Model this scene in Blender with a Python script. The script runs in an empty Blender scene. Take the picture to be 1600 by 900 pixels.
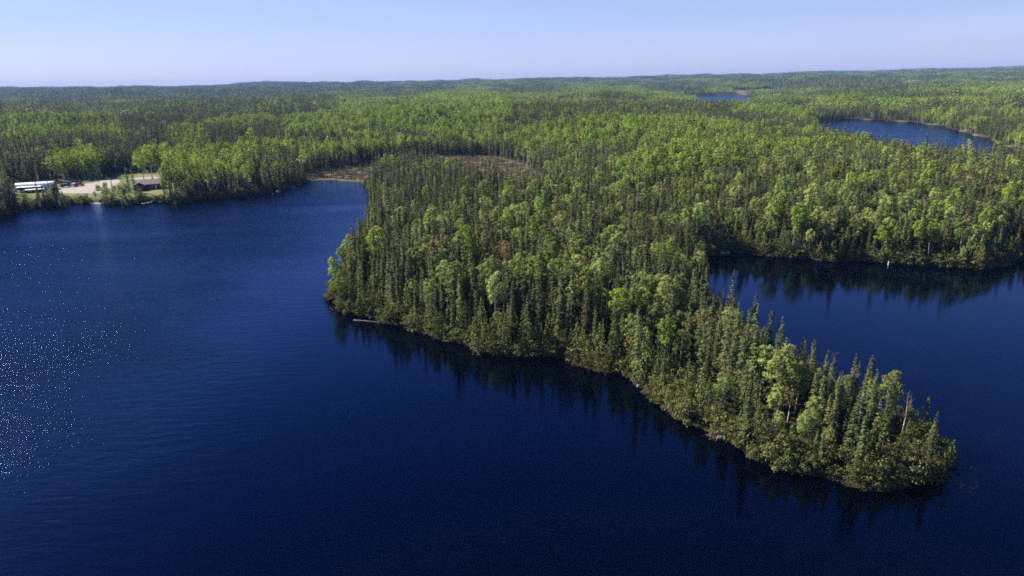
import bpy, bmesh, math, random
import numpy as np
from mathutils import Vector, Matrix, Quaternion
random.seed(7); rng = np.random.default_rng(7)
C = bpy.context.scene
col = C.collection
R = math.radians
PI = math.pi

# ------------------------------------------------------------------ camera
CAM_H = 50.0; F = 1067.0; PITCH = R(16.75); ROLL = R(1.05)
fw = np.array([0, math.cos(PITCH), -math.sin(PITCH)])
r0 = np.array([1.0, 0, 0]); u0 = np.cross(r0, fw)
rt = r0*math.cos(ROLL) - u0*math.sin(ROLL)
up = u0*math.cos(ROLL) + r0*math.sin(ROLL)
cam_d = bpy.data.cameras.new('camera'); cam = bpy.data.objects.new('camera', cam_d); col.objects.link(cam)
cam_d.sensor_width = 36; cam_d.lens = F/1600*36; cam_d.clip_end = 40000; cam_d.clip_start = 0.5
M = Matrix(((rt[0], up[0], -fw[0], 0), (rt[1], up[1], -fw[1], 0), (rt[2], up[2], -fw[2], CAM_H), (0, 0, 0, 1)))
cam.matrix_world = M
C.camera = cam

def at(px, py, z=0.0):
    d = rt*(px-800) - up*(py-450) + fw*F
    t = (z-CAM_H)/d[2]
    return np.array([d[0]*t, d[1]*t, z])
def proj(x, y, z):
    v = np.stack([x, y, z-CAM_H], -1)
    zc = v@fw; zc = np.where(zc < 1, 1, zc)
    return 800+(v@rt)/zc*F, 450-(v@up)/zc*F, zc

# ------------------------------------------------------------------ light
SUN_AZ = R(-60); SUN_EL = R(37)
S = Vector((math.sin(SUN_AZ)*math.cos(SUN_EL), math.cos(SUN_AZ)*math.cos(SUN_EL), math.sin(SUN_EL)))
sd_ = bpy.data.lights.new('sun', 'SUN'); sun = bpy.data.objects.new('sun', sd_); col.objects.link(sun)
sd_.energy = 5.0; sd_.angle = R(0.5); sd_.color = (1.0, 0.94, 0.80)
sun.rotation_euler = S.to_track_quat('Z', 'Y').to_euler()
w = bpy.data.worlds.new("World"); C.world = w; w.use_nodes = True
nt = w.node_tree; nt.nodes.clear()
sky = nt.nodes.new('ShaderNodeTexSky'); sky.sky_type = 'NISHITA'; sky.sun_disc = False
sky.sun_elevation = SUN_EL; sky.sun_rotation = SUN_AZ; sky.altitude = 300; sky.air_density = 1.0; sky.dust_density = 0.2; sky.ozone_density = 4.5
bg = nt.nodes.new('ShaderNodeBackground'); bg.inputs['Strength'].default_value = 0.050
outw = nt.nodes.new('ShaderNodeOutputWorld')
# thin high cirrus, stretched along the wind
tc = nt.nodes.new('ShaderNodeTexCoord'); mp = nt.nodes.new('ShaderNodeMapping'); mp.inputs['Scale'].default_value = (1.2, 2.6, 14)
mp.inputs['Rotation'].default_value = (0, R(4), R(20))
nz = nt.nodes.new('ShaderNodeTexNoise'); nz.inputs['Scale'].default_value = 1.6; nz.inputs['Detail'].default_value = 7; nz.inputs['Roughness'].default_value = 0.62
rp = nt.nodes.new('ShaderNodeValToRGB'); rp.color_ramp.elements[0].position = 0.50; rp.color_ramp.elements[1].position = 0.85
rp.color_ramp.elements[0].color = (0, 0, 0, 1); rp.color_ramp.elements[1].color = (0.13, 0.13, 0.13, 1)
mx = nt.nodes.new('ShaderNodeMix'); mx.data_type = 'RGBA'; mx.inputs[7].default_value = (7.5, 7.8, 9.0, 1)
L = nt.links.new
L(tc.outputs['Generated'], mp.inputs[0]); L(mp.outputs[0], nz.inputs['Vector']); L(nz.outputs['Fac'], rp.inputs[0])
tint = nt.nodes.new('ShaderNodeMix'); tint.data_type = 'RGBA'; tint.blend_type = 'MULTIPLY'; tint.inputs[0].default_value = 1
tint.inputs[7].default_value = (0.92, 0.81, 1.14, 1)
hs = nt.nodes.new('ShaderNodeHueSaturation'); hs.inputs['Saturation'].default_value = 1.3; L(sky.outputs[0], hs.inputs['Color']); L(hs.outputs[0], tint.inputs[6])
sz = nt.nodes.new('ShaderNodeSeparateXYZ'); L(tc.outputs['Generated'], sz.inputs[0])
mz = nt.nodes.new('ShaderNodeMapRange'); mz.interpolation_type = 'SMOOTHSTEP'; mz.inputs[1].default_value = 0.0; mz.inputs[2].default_value = 0.55; mz.inputs[3].default_value = 0.62; mz.inputs[4].default_value = 0.0
L(sz.outputs[2], mz.inputs[0])
veil = nt.nodes.new('ShaderNodeMix'); veil.data_type = 'RGBA'; veil.inputs[7].default_value = (4.5, 5.1, 7.4, 1)
L(mz.outputs[0], veil.inputs[0]); L(tint.outputs[2], veil.inputs[6])
L(rp.outputs[0], mx.inputs[0]); L(veil.outputs[2], mx.inputs[6]); L(mx.outputs[2], bg.inputs[0]); L(bg.outputs[0], outw.inputs[0])
vs = C.view_settings; vs.view_transform = 'Standard'; vs.look = 'None'; vs.gamma = 1; vs.exposure = 1.38; vs.use_curve_mapping = False
C.cycles.use_denoising = False; C.cycles.denoiser = 'OPENIMAGEDENOISE'; C.cycles.denoising_input_passes = 'RGB_ALBEDO_NORMAL'; C.cycles.denoising_prefilter = 'NONE'
C.cycles.pixel_filter_type = 'BLACKMAN_HARRIS'; C.cycles.filter_width = 1.7; C.cycles.max_bounces = 5; C.cycles.diffuse_bounces = 2; C.cycles.glossy_bounces = 2; C.cycles.transmission_bounces = 2; C.cycles.volume_bounces = 0
C.cycles.sample_clamp_indirect = 3; C.cycles.sample_clamp_direct = 9; C.cycles.use_adaptive_sampling = False; C.cycles.caustics_reflective = False; C.cycles.caustics_refractive = False

# ------------------------------------------------------------------ helpers
def tag(o, label=None, cat=None, group=None, kind=None):
    if label: o['label'] = label
    if cat: o['category'] = cat
    if group: o['group'] = group
    if kind: o['kind'] = kind
    return o
def empty(name, loc, rz=0, s=1):
    o = bpy.data.objects.new(name, None); col.objects.link(o); o.location = loc; o.rotation_euler = (0, 0, rz); o.scale = (s, s, s)
    o.empty_display_size = 0.3
    return o
def mesh_np(name, V, faces, mats, mi=None, smooth=False):
    """V (n,3); faces: list of int arrays (k, 3|4)"""
    me = bpy.data.meshes.new(name)
    faces = [f for f in faces if len(f)]
    nl = sum(f.size for f in faces); nf = sum(len(f) for f in faces)
    me.vertices.add(len(V)); me.vertices.foreach_set('co', np.ascontiguousarray(V, dtype=np.float32).ravel())
    me.loops.add(nl); me.polygons.add(nf)
    me.loops.foreach_set('vertex_index', np.concatenate([f.ravel() for f in faces]).astype(np.int32))
    tot = np.concatenate([np.full(len(f), f.shape[1], np.int32) for f in faces])
    st = np.zeros(nf, np.int32); st[1:] = np.cumsum(tot)[:-1]
    me.polygons.foreach_set('loop_start', st); me.polygons.foreach_set('loop_total', tot)
    if mi is not None: me.polygons.foreach_set('material_index', np.asarray(mi, np.int32))
    if smooth: me.polygons.foreach_set('use_smooth', np.ones(nf, bool))
    for m in mats: me.materials.append(m)
    me.update(calc_edges=True)
    return me
def link(name, me, parent=None, loc=None):
    o = bpy.data.objects.new(name, me); col.objects.link(o)
    if parent is not None: o.parent = parent
    if loc is not None: o.location = loc
    return o
def ramp_mat(name, c0, c1, rough=0.9, scale=3.0, detail=4, spread=0.15, obj=True, bump=0.0, trans=None, spec=0.2):
    m = bpy.data.materials.new(name); m.use_nodes = True; t = m.node_tree; n = t.nodes; b = n['Principled BSDF']
    b.inputs['Roughness'].default_value = rough; b.inputs['Specular IOR Level'].default_value = spec
    tcn = n.new('ShaderNodeTexCoord'); nz = n.new('ShaderNodeTexNoise'); nz.inputs['Scale'].default_value = scale; nz.inputs['Detail'].default_value = detail
    t.links.new(tcn.outputs['Object'], nz.inputs['Vector'])
    cr = n.new('ShaderNodeValToRGB'); cr.color_ramp.elements[0].position = 0.5-spread; cr.color_ramp.elements[1].position = 0.5+spread
    cr.color_ramp.elements[0].color = (*c0, 1); cr.color_ramp.elements[1].color = (*c1, 1)
    t.links.new(nz.outputs['Fac'], cr.inputs[0]); out = cr.outputs[0]
    if obj:
        oi = n.new('ShaderNodeObjectInfo'); mr = n.new('ShaderNodeMapRange'); mr.inputs[3].default_value = 0.62; mr.inputs[4].default_value = 1.38
        t.links.new(oi.outputs['Random'], mr.inputs[0])
        h = n.new('ShaderNodeHueSaturation'); t.links.new(mr.outputs[0], h.inputs['Value'])
        mul = n.new('ShaderNodeMath'); mul.operation = 'MULTIPLY'; mul.inputs[1].default_value = 7.31
        fr = n.new('ShaderNodeMath'); fr.operation = 'FRACT'; t.links.new(oi.outputs['Random'], mul.inputs[0]); t.links.new(mul.outputs[0], fr.inputs[0])
        m2 = n.new('ShaderNodeMapRange'); m2.inputs[3].default_value = 0.482; m2.inputs[4].default_value = 0.518
        t.links.new(fr.outputs[0], m2.inputs[0]); t.links.new(m2.outputs[0], h.inputs['Hue'])
        t.links.new(out, h.inputs['Color']); out = h.outputs[0]
    t.links.new(out, b.inputs['Base Color'])
    if bump:
        bp = n.new('ShaderNodeBump'); bp.inputs['Strength'].default_value = bump; t.links.new(nz.outputs['Fac'], bp.inputs['Height']); t.links.new(bp.outputs[0], b.inputs['Normal'])
    if trans:
        tr = n.new('ShaderNodeBsdfTranslucent'); t.links.new(out, tr.inputs['Color']); ms = n.new('ShaderNodeMixShader'); ms.inputs[0].default_value = trans
        t.links.new(b.outputs[0], ms.inputs[1]); t.links.new(tr.outputs[0], ms.inputs[2]); t.links.new(ms.outputs[0], n['Material Output'].inputs[0])
    return m

# ------------------------------------------------------------------ the lie of the land
def P(pts): return np.array([at(a, b)[:2] for a, b in pts])
shore_px_left = [(0, 342), (30, 330), (62, 324), (100, 321), (120, 318), (160, 318), (195, 321), (225, 317), (245, 316), (275, 318), (310, 314), (360, 309), (405, 304),
                 (440, 298), (455, 291), (470, 288), (485, 283), (500, 281), (520, 281), (545, 283), (568, 284), (577, 296), (583, 312), (582, 335), (574, 352), (566, 372), (553, 400), (535, 432), (524, 455),
                 (520, 468), (532, 482), (556, 487), (575, 497), (620, 508), (680, 526), (740, 547), (800, 556), (850, 556), (900, 566), (940, 580), (985, 590), (1010, 610), (1060, 648), (1090, 668), (1130, 688),
                 (1170, 712), (1200, 722), (1260, 738), (1320, 756), (1360, 764), (1410, 764), (1440, 752), (1470, 738), (1488, 722), (1480, 706), (1450, 690), (1400, 668), (1345, 640), (1290, 612), (1245, 590), (1200, 560),
                 (1165, 530), (1130, 505), (1108, 480), (1098, 450), (1096, 420), (1100, 402), (1125, 394), (1160, 396), (1200, 401), (1250, 404), (1290, 408), (1340, 408), (1390, 411), (1440, 416), (1490, 419), (1530, 422), (1560, 418),
                 (1582, 405), (1600, 398)]
lake_poly = np.vstack([np.array([[-2500, 260], [-900, 250], [-420, 232]]), P(shore_px_left), np.array([[330, 205], [520, 240], [1200, 150], [2500, 120], [2500, -1600], [-2500, -1600]])])
far_lake_poly = P([(1262, 193), (1300, 188), (1335, 186.5), (1380, 188), (1430, 191.5), (1470, 197), (1495, 204), (1520, 211), (1545, 216), (1565, 226), (1590, 236), (1612, 252), (1600, 284), (1540, 280), (1480, 268), (1420, 254), (1350, 236), (1290, 218)])
far_pond_poly = P([(1078, 150.5), (1100, 149), (1150, 148.6), (1162, 151), (1172, 157), (1168, 170), (1135, 172), (1098, 163)])
far_strip_poly = P([(1150, 146.5), (1200, 144.5), (1216, 146), (1190, 149), (1166, 149.5)])
marsh_polys = [P([(482, 288), (490, 273), (520, 265), (560, 260), (600, 249), (650, 245), (765, 246), (815, 260), (850, 285), (852, 304), (810, 312), (760, 304), (725, 284), (680, 268), (620, 262), (596, 268), (582, 283), (560, 289), (520, 287)])]
yard_poly = P([(12, 300), (24, 292), (88, 289.5), (120, 286.5), (150, 284), (170, 279.5), (188, 275), (240, 272.5), (262, 275), (270, 284), (268, 300), (258, 318), (205, 322), (150, 322), (100, 324), (62, 326), (30, 326)])
def inside(pts, poly):
    x, y = pts[:, 0], pts[:, 1]; r = np.zeros(len(pts), bool); n = len(poly)
    for i in range(n):
        x1, y1 = poly[i]; x2, y2 = poly[(i+1) % n]
        if y1 == y2: continue
        c = ((y1 > y) != (y2 > y)) & (x < (x2-x1)*(y-y1)/(y2-y1)+x1)
        r ^= c
    return r
def dist_poly(pts, poly):
    d = np.full(len(pts), 1e9); n = len(poly)
    for i in range(n):
        a = poly[i]; b = poly[(i+1) % n]; ab = b-a
        t = np.clip(((pts-a)@ab)/max(ab@ab, 1e-9), 0, 1)
        q = pts-(a+t[:, None]*ab)
        d = np.minimum(d, q[:, 0]**2+q[:, 1]**2)
    return np.sqrt(d)
def sdist(pts, poly):
    d = dist_poly(pts, poly); return np.where(inside(pts, poly), -d, d)
def fnoise(x, y, s, seed=0, octv=3):
    r = np.zeros_like(x); g = np.random.default_rng(seed+100)
    amp = 1; tot = 0
    for o in range(octv):
        for k in range(4):
            a = g.uniform(0, 2*PI); f = g.uniform(0.7, 1.4)*2*PI/s*(2**o); ph = g.uniform(0, 2*PI, 2)
            r += amp*np.sin((x*math.cos(a)+y*math.sin(a))*f+ph[0]+1.3*np.sin((x*math.sin(a)-y*math.cos(a))*f*0.6+ph[1]))
        tot += amp*2.0; amp *= 0.55
    return r/tot
def sstep(a, b, x):
    t = np.clip((x-a)/(b-a), 0, 1); return t*t*(3-2*t)
def terrain(x, y, full=False):
    x = np.atleast_1d(np.asarray(x, float)); y = np.atleast_1d(np.asarray(y, float))
    pts = np.stack([x, y], 1)
    wob = 1.3*fnoise(x, y, 14, 3, 3)*sstep(700, 300, np.hypot(x, y))
    d1 = sdist(pts, lake_poly); sd = d1+wob
    near = (y > 350)
    if near.any():
        for q in (far_lake_poly, far_pond_poly):
            s2 = np.full(len(x), 1e9); s2[near] = sdist(pts[near], q); sd = np.minimum(sd, s2)
    dist = np.hypot(x, y)
    dist_ = np.hypot(x, y)
    bank = 0.25+0.9*sstep(0, 3, sd)+1.2*sstep(2, 25, sd)
    land = bank+sstep(10, 60, sd)*(1.2*fnoise(x, y, 60, 5)+1.0)+sstep(60, 200, sd)*(2.0+2.5*fnoise(x, y, 240, 6)+sstep(420, 650, dist_)*(3+7*fnoise(x, y, 420, 16, 2)))
    ms = np.zeros(len(x))
    for mpoly in marsh_polys:
        g = (np.abs(x) < 400) & (y > 150) & (y < 800)
        s3 = np.full(len(x), 99.0); s3[g] = sdist(pts[g], mpoly)
        ms = np.maximum(ms, sstep(6, -2, s3+1.5*fnoise(x, y, 20, 8))); lo = sstep(80, 20, s3); land = land*(1-lo)+np.minimum(land, 1.1)*lo
    land = land*(1-ms)+ms*(0.35+0.12*fnoise(x, y, 6, 9))
    yd = np.zeros(len(x)); g = (x < 0) & (x > -500) & (y > 150) & (y < 600)
    s4 = np.full(len(x), 99.0)
    if g.any(): s4[g] = sdist(pts[g], yard_poly)
    yd = sstep(14, 1, s4)*sstep(1.5, 7, sd)
    land = land*(1-yd)+yd*1.6
    fl = sstep(200, 60, sd)*sstep(380, 480, dist)*(x > 150)
    land = land*(1-fl)+np.minimum(land, 1.5)*fl
    hill = sstep(1900, 4200, dist)*(16+14*fnoise(x, y, 1500, 11))+sstep(2600, 7000, dist)*(30+18*fnoise(x, y, 2600, 12, 2)+sstep(-3000, 4000, x)*14)
    water = -0.3-3.5*sstep(0, 14, -sd)
    z = np.where(sd > 0, land+np.maximum(hill, 0), water)
    z = np.where((sd <= 0) & (sd > -0.8), -0.05+0.3*sd, z)
    if full: return z, sd, ms, yd
    return z
def tz(x, y): return float(terrain(x, y)[0])

def axis(a, b, c, d, fine, n_lo, n_hi):
    core = np.arange(b, c, fine)
    lo = b-(b-a)*(np.linspace(0, 1, n_lo+1)[1:])**3.0; hi = c+(d-c)*(np.linspace(0, 1, n_hi+1))**3.0
    return np.concatenate([lo[::-1], core, hi])
gx = axis(-9500, -200, 230, 9500, 1.25, 130, 130)
gy = axis(-2200, 55, 380, 9800, 1.25, 25, 170)
X, Y = np.meshgrid(gx, gy); nx, ny = len(gx), len(gy)
Z, SD, MS, YD = terrain(X.ravel(), Y.ravel(), True)
idx = np.arange(nx*ny).reshape(ny, nx)
faces = np.stack([idx[:-1, :-1], idx[:-1, 1:], idx[1:, 1:], idx[1:, :-1]], -1).reshape(-1, 4)

# ground material: zones come from where things are, colour only
def ground_mat():
    m = bpy.data.materials.new('ground'); m.use_nodes = True; t = m.node_tree; n = t.nodes; b = n['Principled BSDF']; b.inputs['Roughness'].default_value = 0.95; b.inputs['Specular IOR Level'].default_value = 0.1
    g = n.new('ShaderNodeNewGeometry')
    def noise(s, d=5):
        z = n.new('ShaderNodeTexNoise'); z.inputs['Scale'].default_value = s; z.inputs['Detail'].default_value = d; t.links.new(g.outputs['Position'], z.inputs['Vector']); return z
    def ramp(f, cs, p0=.38, p1=.62):
        r = n.new('ShaderNodeValToRGB'); r.color_ramp.elements[0].position = p0; r.color_ramp.elements[1].position = p1
        r.color_ramp.elements[0].color = (*cs[0], 1); r.color_ramp.elements[1].color = (*cs[-1], 1)
        if len(cs) == 3: e = r.color_ramp.elements.new((p0+p1)/2); e.color = (*cs[1], 1)
        t.links.new(f, r.inputs[0]); return r.outputs[0]
    def mix(f, a, c):
        x = n.new('ShaderNodeMix'); x.data_type = 'RGBA'; t.links.new(f, x.inputs[0]); t.links.new(a, x.inputs[6]); t.links.new(c, x.inputs[7]); return x.outputs[2]
    n1 = noise(0.35); n2 = noise(0.06); n3 = noise(1.6)
    floor_ = ramp(n1.outputs['Fac'], [(0.022, 0.017, 0.011), (0.026, 0.029, 0.012), (0.045, 0.036, 0.02)])
    marsh = ramp(n2.outputs['Fac'], [(0.065, 0.052, 0.028), (0.12, 0.10, 0.05), (0.19, 0.155, 0.09)], .3, .7)
    lawn = ramp(n2.outputs['Fac'], [(0.06, 0.09, 0.022), (0.10, 0.12, 0.035), (0.14, 0.13, 0.06)])
    moss = ramp(n3.outputs['Fac'], [(0.018, 0.014, 0.008), (0.035, 0.032, 0.010), (0.07, 0.05, 0.032)])
    a = n.new('ShaderNodeAttribute'); a.attribute_name = 'zone'
    sp = n.new('ShaderNodeSeparateColor'); t.links.new(a.outputs['Color'], sp.inputs[0])
    c = mix(sp.outputs[2], floor_, moss); c = mix(sp.outputs[0], c, marsh); c = mix(sp.outputs[1], c, lawn)
    t.links.new(c, b.inputs['Base Color'])
    bp = n.new('ShaderNodeBump'); bp.inputs['Strength'].default_value = 0.6; bp.inputs['Distance'].default_value = 0.3
    t.links.new(n3.outputs['Fac'], bp.inputs['Height']); t.links.new(bp.outputs[0], b.inputs['Normal'])
    return m
gme = mesh_np('ground', np.stack([X.ravel(), Y.ravel(), Z], 1), [faces], [ground_mat()], smooth=True)
ca = gme.color_attributes.new('zone', 'FLOAT_COLOR', 'POINT')
moss = sstep(1.2, 0.2, np.abs(SD))*(np.hypot(X.ravel(), Y.ravel()) < 500)
farbank = (sstep(4.5, 2, SD)*(SD > 0)*(Y.ravel() > 430))
strip = np.zeros(len(Z)); gg = (Y.ravel() > 600) & (Y.ravel() < 2500) & (X.ravel() > 0); strip[gg] = sdist(np.stack([X.ravel()[gg], Y.ravel()[gg]], 1), far_strip_poly) < 8
ca.data.foreach_set('color', np.stack([np.maximum.reduce([MS, farbank, strip]), YD, moss, np.ones(len(Z))], 1).astype(np.float32).ravel())
tag(link('ground', gme), 'forest floor, bog and banks around the lakes', kind='structure')

# ------------------------------------------------------------------ water
def water_mat(name, amp):
    m = bpy.data.materials.new(name); m.use_nodes = True; t = m.node_tree; n = t.nodes; b = n['Principled BSDF']
    b.inputs['Base Color'].default_value = (0.0002, 0.0010, 0.006, 1); b.inputs['Roughness'].default_value = 0.045; b.inputs['IOR'].default_value = 1.333
    b.inputs['Specular Tint'].default_value = (0.20, 0.42, 1.0, 1); b.inputs['Specular IOR Level'].default_value = 0.55
    g = n.new('ShaderNodeNewGeometry')
    def wav(sx, sy, rot, detail, rough=.55, dist=.4):
        mpn = n.new('ShaderNodeMapping'); mpn.inputs['Scale'].default_value = (sx, sy, 1); mpn.inputs['Rotation'].default_value = (0, 0, rot)
        z = n.new('ShaderNodeTexNoise'); z.inputs['Scale'].default_value = 1; z.inputs['Detail'].default_value = detail; z.inputs['Roughness'].default_value = rough; z.inputs['Distortion'].default_value = dist
        t.links.new(g.outputs['Position'], mpn.inputs[0]); t.links.new(mpn.outputs[0], z.inputs['Vector']); return z.outputs['Fac']
    a = wav(0.7, 3.0, R(-14), 5); c = wav(0.2, 0.7, R(-22), 3); cal = wav(0.012, 0.03, R(10), 3)
    fine = wav(3.2, 7.5, R(-10), 3, .6)
    af = n.new('ShaderNodeMath'); af.operation = 'MULTIPLY_ADD'; af.inputs[1].default_value = 0.22; t.links.new(fine, af.inputs[0]); t.links.new(c, af.inputs[2])
    ad = n.new('ShaderNodeMath'); ad.operation = 'MULTIPLY_ADD'; ad.inputs[1].default_value = 0.35; t.links.new(a, ad.inputs[0]); t.links.new(af.outputs[0], ad.inputs[2])
    # gusts: more ripple on open water towards the west, calm in the lee of the peninsula
    sep = n.new('ShaderNodeSeparateXYZ'); t.links.new(g.outputs['Position'], sep.inputs[0])
    mr = n.new('ShaderNodeMapRange'); mr.inputs[1].default_value = -32; mr.inputs[2].default_value = -88; mr.inputs[3].default_value = 0.05; mr.inputs[4].default_value = 1.0
    t.links.new(sep.outputs[0], mr.inputs[0])
    mr2 = n.new('ShaderNodeMapRange'); mr2.inputs[1].default_value = 0.35; mr2.inputs[2].default_value = 0.7; mr2.inputs[3].default_value = 0.6; mr2.inputs[4].default_value = 1.25; t.links.new(cal, mr2.inputs[0])
    mu = n.new('ShaderNodeMath'); mu.operation = 'MULTIPLY'; t.links.new(mr.outputs[0], mu.inputs[0]); t.links.new(mr2.outputs[0], mu.inputs[1])
    m3 = n.new('ShaderNodeMath'); m3.operation = 'MULTIPLY'; m3.inputs[1].default_value = amp; t.links.new(mu.outputs[0], m3.inputs[0])
    bp = n.new('ShaderNodeBump'); bp.inputs['Distance'].default_value = 0.5; t.links.new(m3.outputs[0], bp.inputs['Strength']); t.links.new(ad.outputs[0], bp.inputs['Height'])
    fr = n.new('ShaderNodeFresnel'); fr.inputs['IOR'].default_value = 1.333; gl = n.new('ShaderNodeBsdfGlossy'); gl.inputs['Roughness'].default_value = .045; gl.inputs['Color'].default_value = (.36, .56, 1, 1)
    df = n.new('ShaderNodeBsdfDiffuse'); df.inputs['Color'].default_value = (.0001, .0004, .0018, 1); ms = n.new('ShaderNodeMixShader')
    for q in (fr, gl): t.links.new(bp.outputs[0], q.inputs['Normal'])
    t.links.new(fr.outputs[0], ms.inputs[0]); t.links.new(df.outputs[0], ms.inputs[1]); t.links.new(gl.outputs[0], ms.inputs[2]); t.links.new(ms.outputs[0], n['Material Output'].inputs[0]); n.remove(b)
    return m
wm = water_mat('lake_water', 0.62); wfar = water_mat('far_lake_water', 0.45)
for n_ in wfar.node_tree.nodes:
    if n_.type == 'MAP_RANGE' and abs(n_.inputs[3].default_value-.05) < 1e-5: n_.inputs[3].default_value = 1.0
def rect(x0, x1, y0, y1, z=0.0): return np.array([[x0, y0, z], [x1, y0, z], [x1, y1, z], [x0, y1, z]])
for nm, rc, lb in (('lake', rect(-2500, 2500, -1600, 420), 'deep blue lake with ripples around the wooded peninsula'),
                   ('far_lake', rect(far_lake_poly[:, 0].min()-20, far_lake_poly[:, 0].max()+20, far_lake_poly[:, 1].min()-15, far_lake_poly[:, 1].max()+20), 'blue second lake beyond the forest on the right'),
                   ('far_pond', rect(far_pond_poly[:, 0].min()-20, far_pond_poly[:, 0].max()+20, far_pond_poly[:, 1].min()-20, far_pond_poly[:, 1].max()+20), 'small strip of blue water far beyond the forest')):
    tag(link(nm, mesh_np(nm, rc, [np.array([[0, 1, 2, 3]])], [wm if nm == 'lake' else wfar])), lb, kind='structure')

# ------------------------------------------------------------------ plant materials
m_spruce = ramp_mat('spruce_needles', (0.036, 0.048, 0.017), (0.130, 0.140, 0.042), scale=1.2, trans=0.12)
m_birch = ramp_mat('birch_leaves', (0.210, 0.260, 0.065), (0.340, 0.395, 0.120), scale=0.8, trans=0.35)
m_olive = ramp_mat('budding_leaves', (0.13, 0.115, 0.040), (0.26, 0.225, 0.085), scale=0.8, trans=0.3)
m_aspen = ramp_mat('aspen_leaves', (0.200, 0.270, 0.034), (0.310, 0.390, 0.070), scale=0.8, trans=0.35)
m_cedar = ramp_mat('cedar_fronds', (0.085, 0.108, 0.022), (0.175, 0.195, 0.048), scale=1.0, trans=0.18)
m_bark = ramp_mat('spruce_bark', (0.07, 0.055, 0.045), (0.17, 0.14, 0.12), scale=4)
m_white = ramp_mat('birch_bark', (0.25, 0.23, 0.20), (0.50, 0.47, 0.42), scale=3)
m_dead = ramp_mat('dead_wood', (0.16, 0.135, 0.115), (0.34, 0.29, 0.25), scale=3)
m_twig = ramp_mat('bare_twigs', (0.10, 0.075, 0.06), (0.22, 0.17, 0.14), scale=3)
m_bush = ramp_mat('alder_leaves', (0.085, 0.10, 0.022), (0.16, 0.16, 0.05), scale=1.5, trans=0.25)
m_rust = ramp_mat('rusty_brush', (0.12, 0.05, 0.03), (0.24, 0.11, 0.07), scale=2)
m_straw = ramp_mat('dry_sedge', (0.17, 0.12, 0.06), (0.30, 0.23, 0.13), scale=2)

# ------------------------------------------------------------------ tree builders (numpy)
def kites(c, d, nrm, ln, wd):
    """diamond sprays: centre c, along d, facing nrm"""
    d = d/np.linalg.norm(d, axis=1, keepdims=True)
    s = np.cross(d, nrm); s /= np.maximum(np.linalg.norm(s, axis=1, keepdims=True), 1e-6)
    ln = np.asarray(ln)[:, None]; wd = np.asarray(wd)[:, None]
    V = np.stack([c-d*ln*.5, c+s*wd*.5-d*ln*.05, c+d*ln*.5, c-s*wd*.5-d*ln*.05], 1).reshape(-1, 3)
    return V, np.arange(len(V)).reshape(-1, 4)
def tube(pts, rad, k=5):
    pts = np.asarray(pts, float); n = len(pts); V = []; 
    for i in range(n):
        t = pts[min(i+1, n-1)]-pts[max(i-1, 0)]; t /= max(np.linalg.norm(t), 1e-6)
        a = np.cross(t, [0.31, 0.2, 1.0] if abs(t[2]) < .9 else [1.0, 0.1, 0]); a /= np.linalg.norm(a); b = np.cross(t, a)
        for j in range(k):
            th = 2*PI*j/k; V.append(pts[i]+rad[i]*(a*math.cos(th)+b*math.sin(th)))
    F_ = []
    for i in range(n-1):
        for j in range(k): F_.append([i*k+j, i*k+(j+1) % k, (i+1)*k+(j+1) % k, (i+1)*k+j])
    return np.array(V), np.array(F_)
def merge(parts):
    V = []; Fs = []; o = 0
    for v, f in parts:
        V.append(v); Fs.append(f+o); o += len(v)
    return (np.concatenate(V), np.concatenate(Fs)) if V else (np.zeros((0, 3)), np.zeros((0, 4), int))
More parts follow.
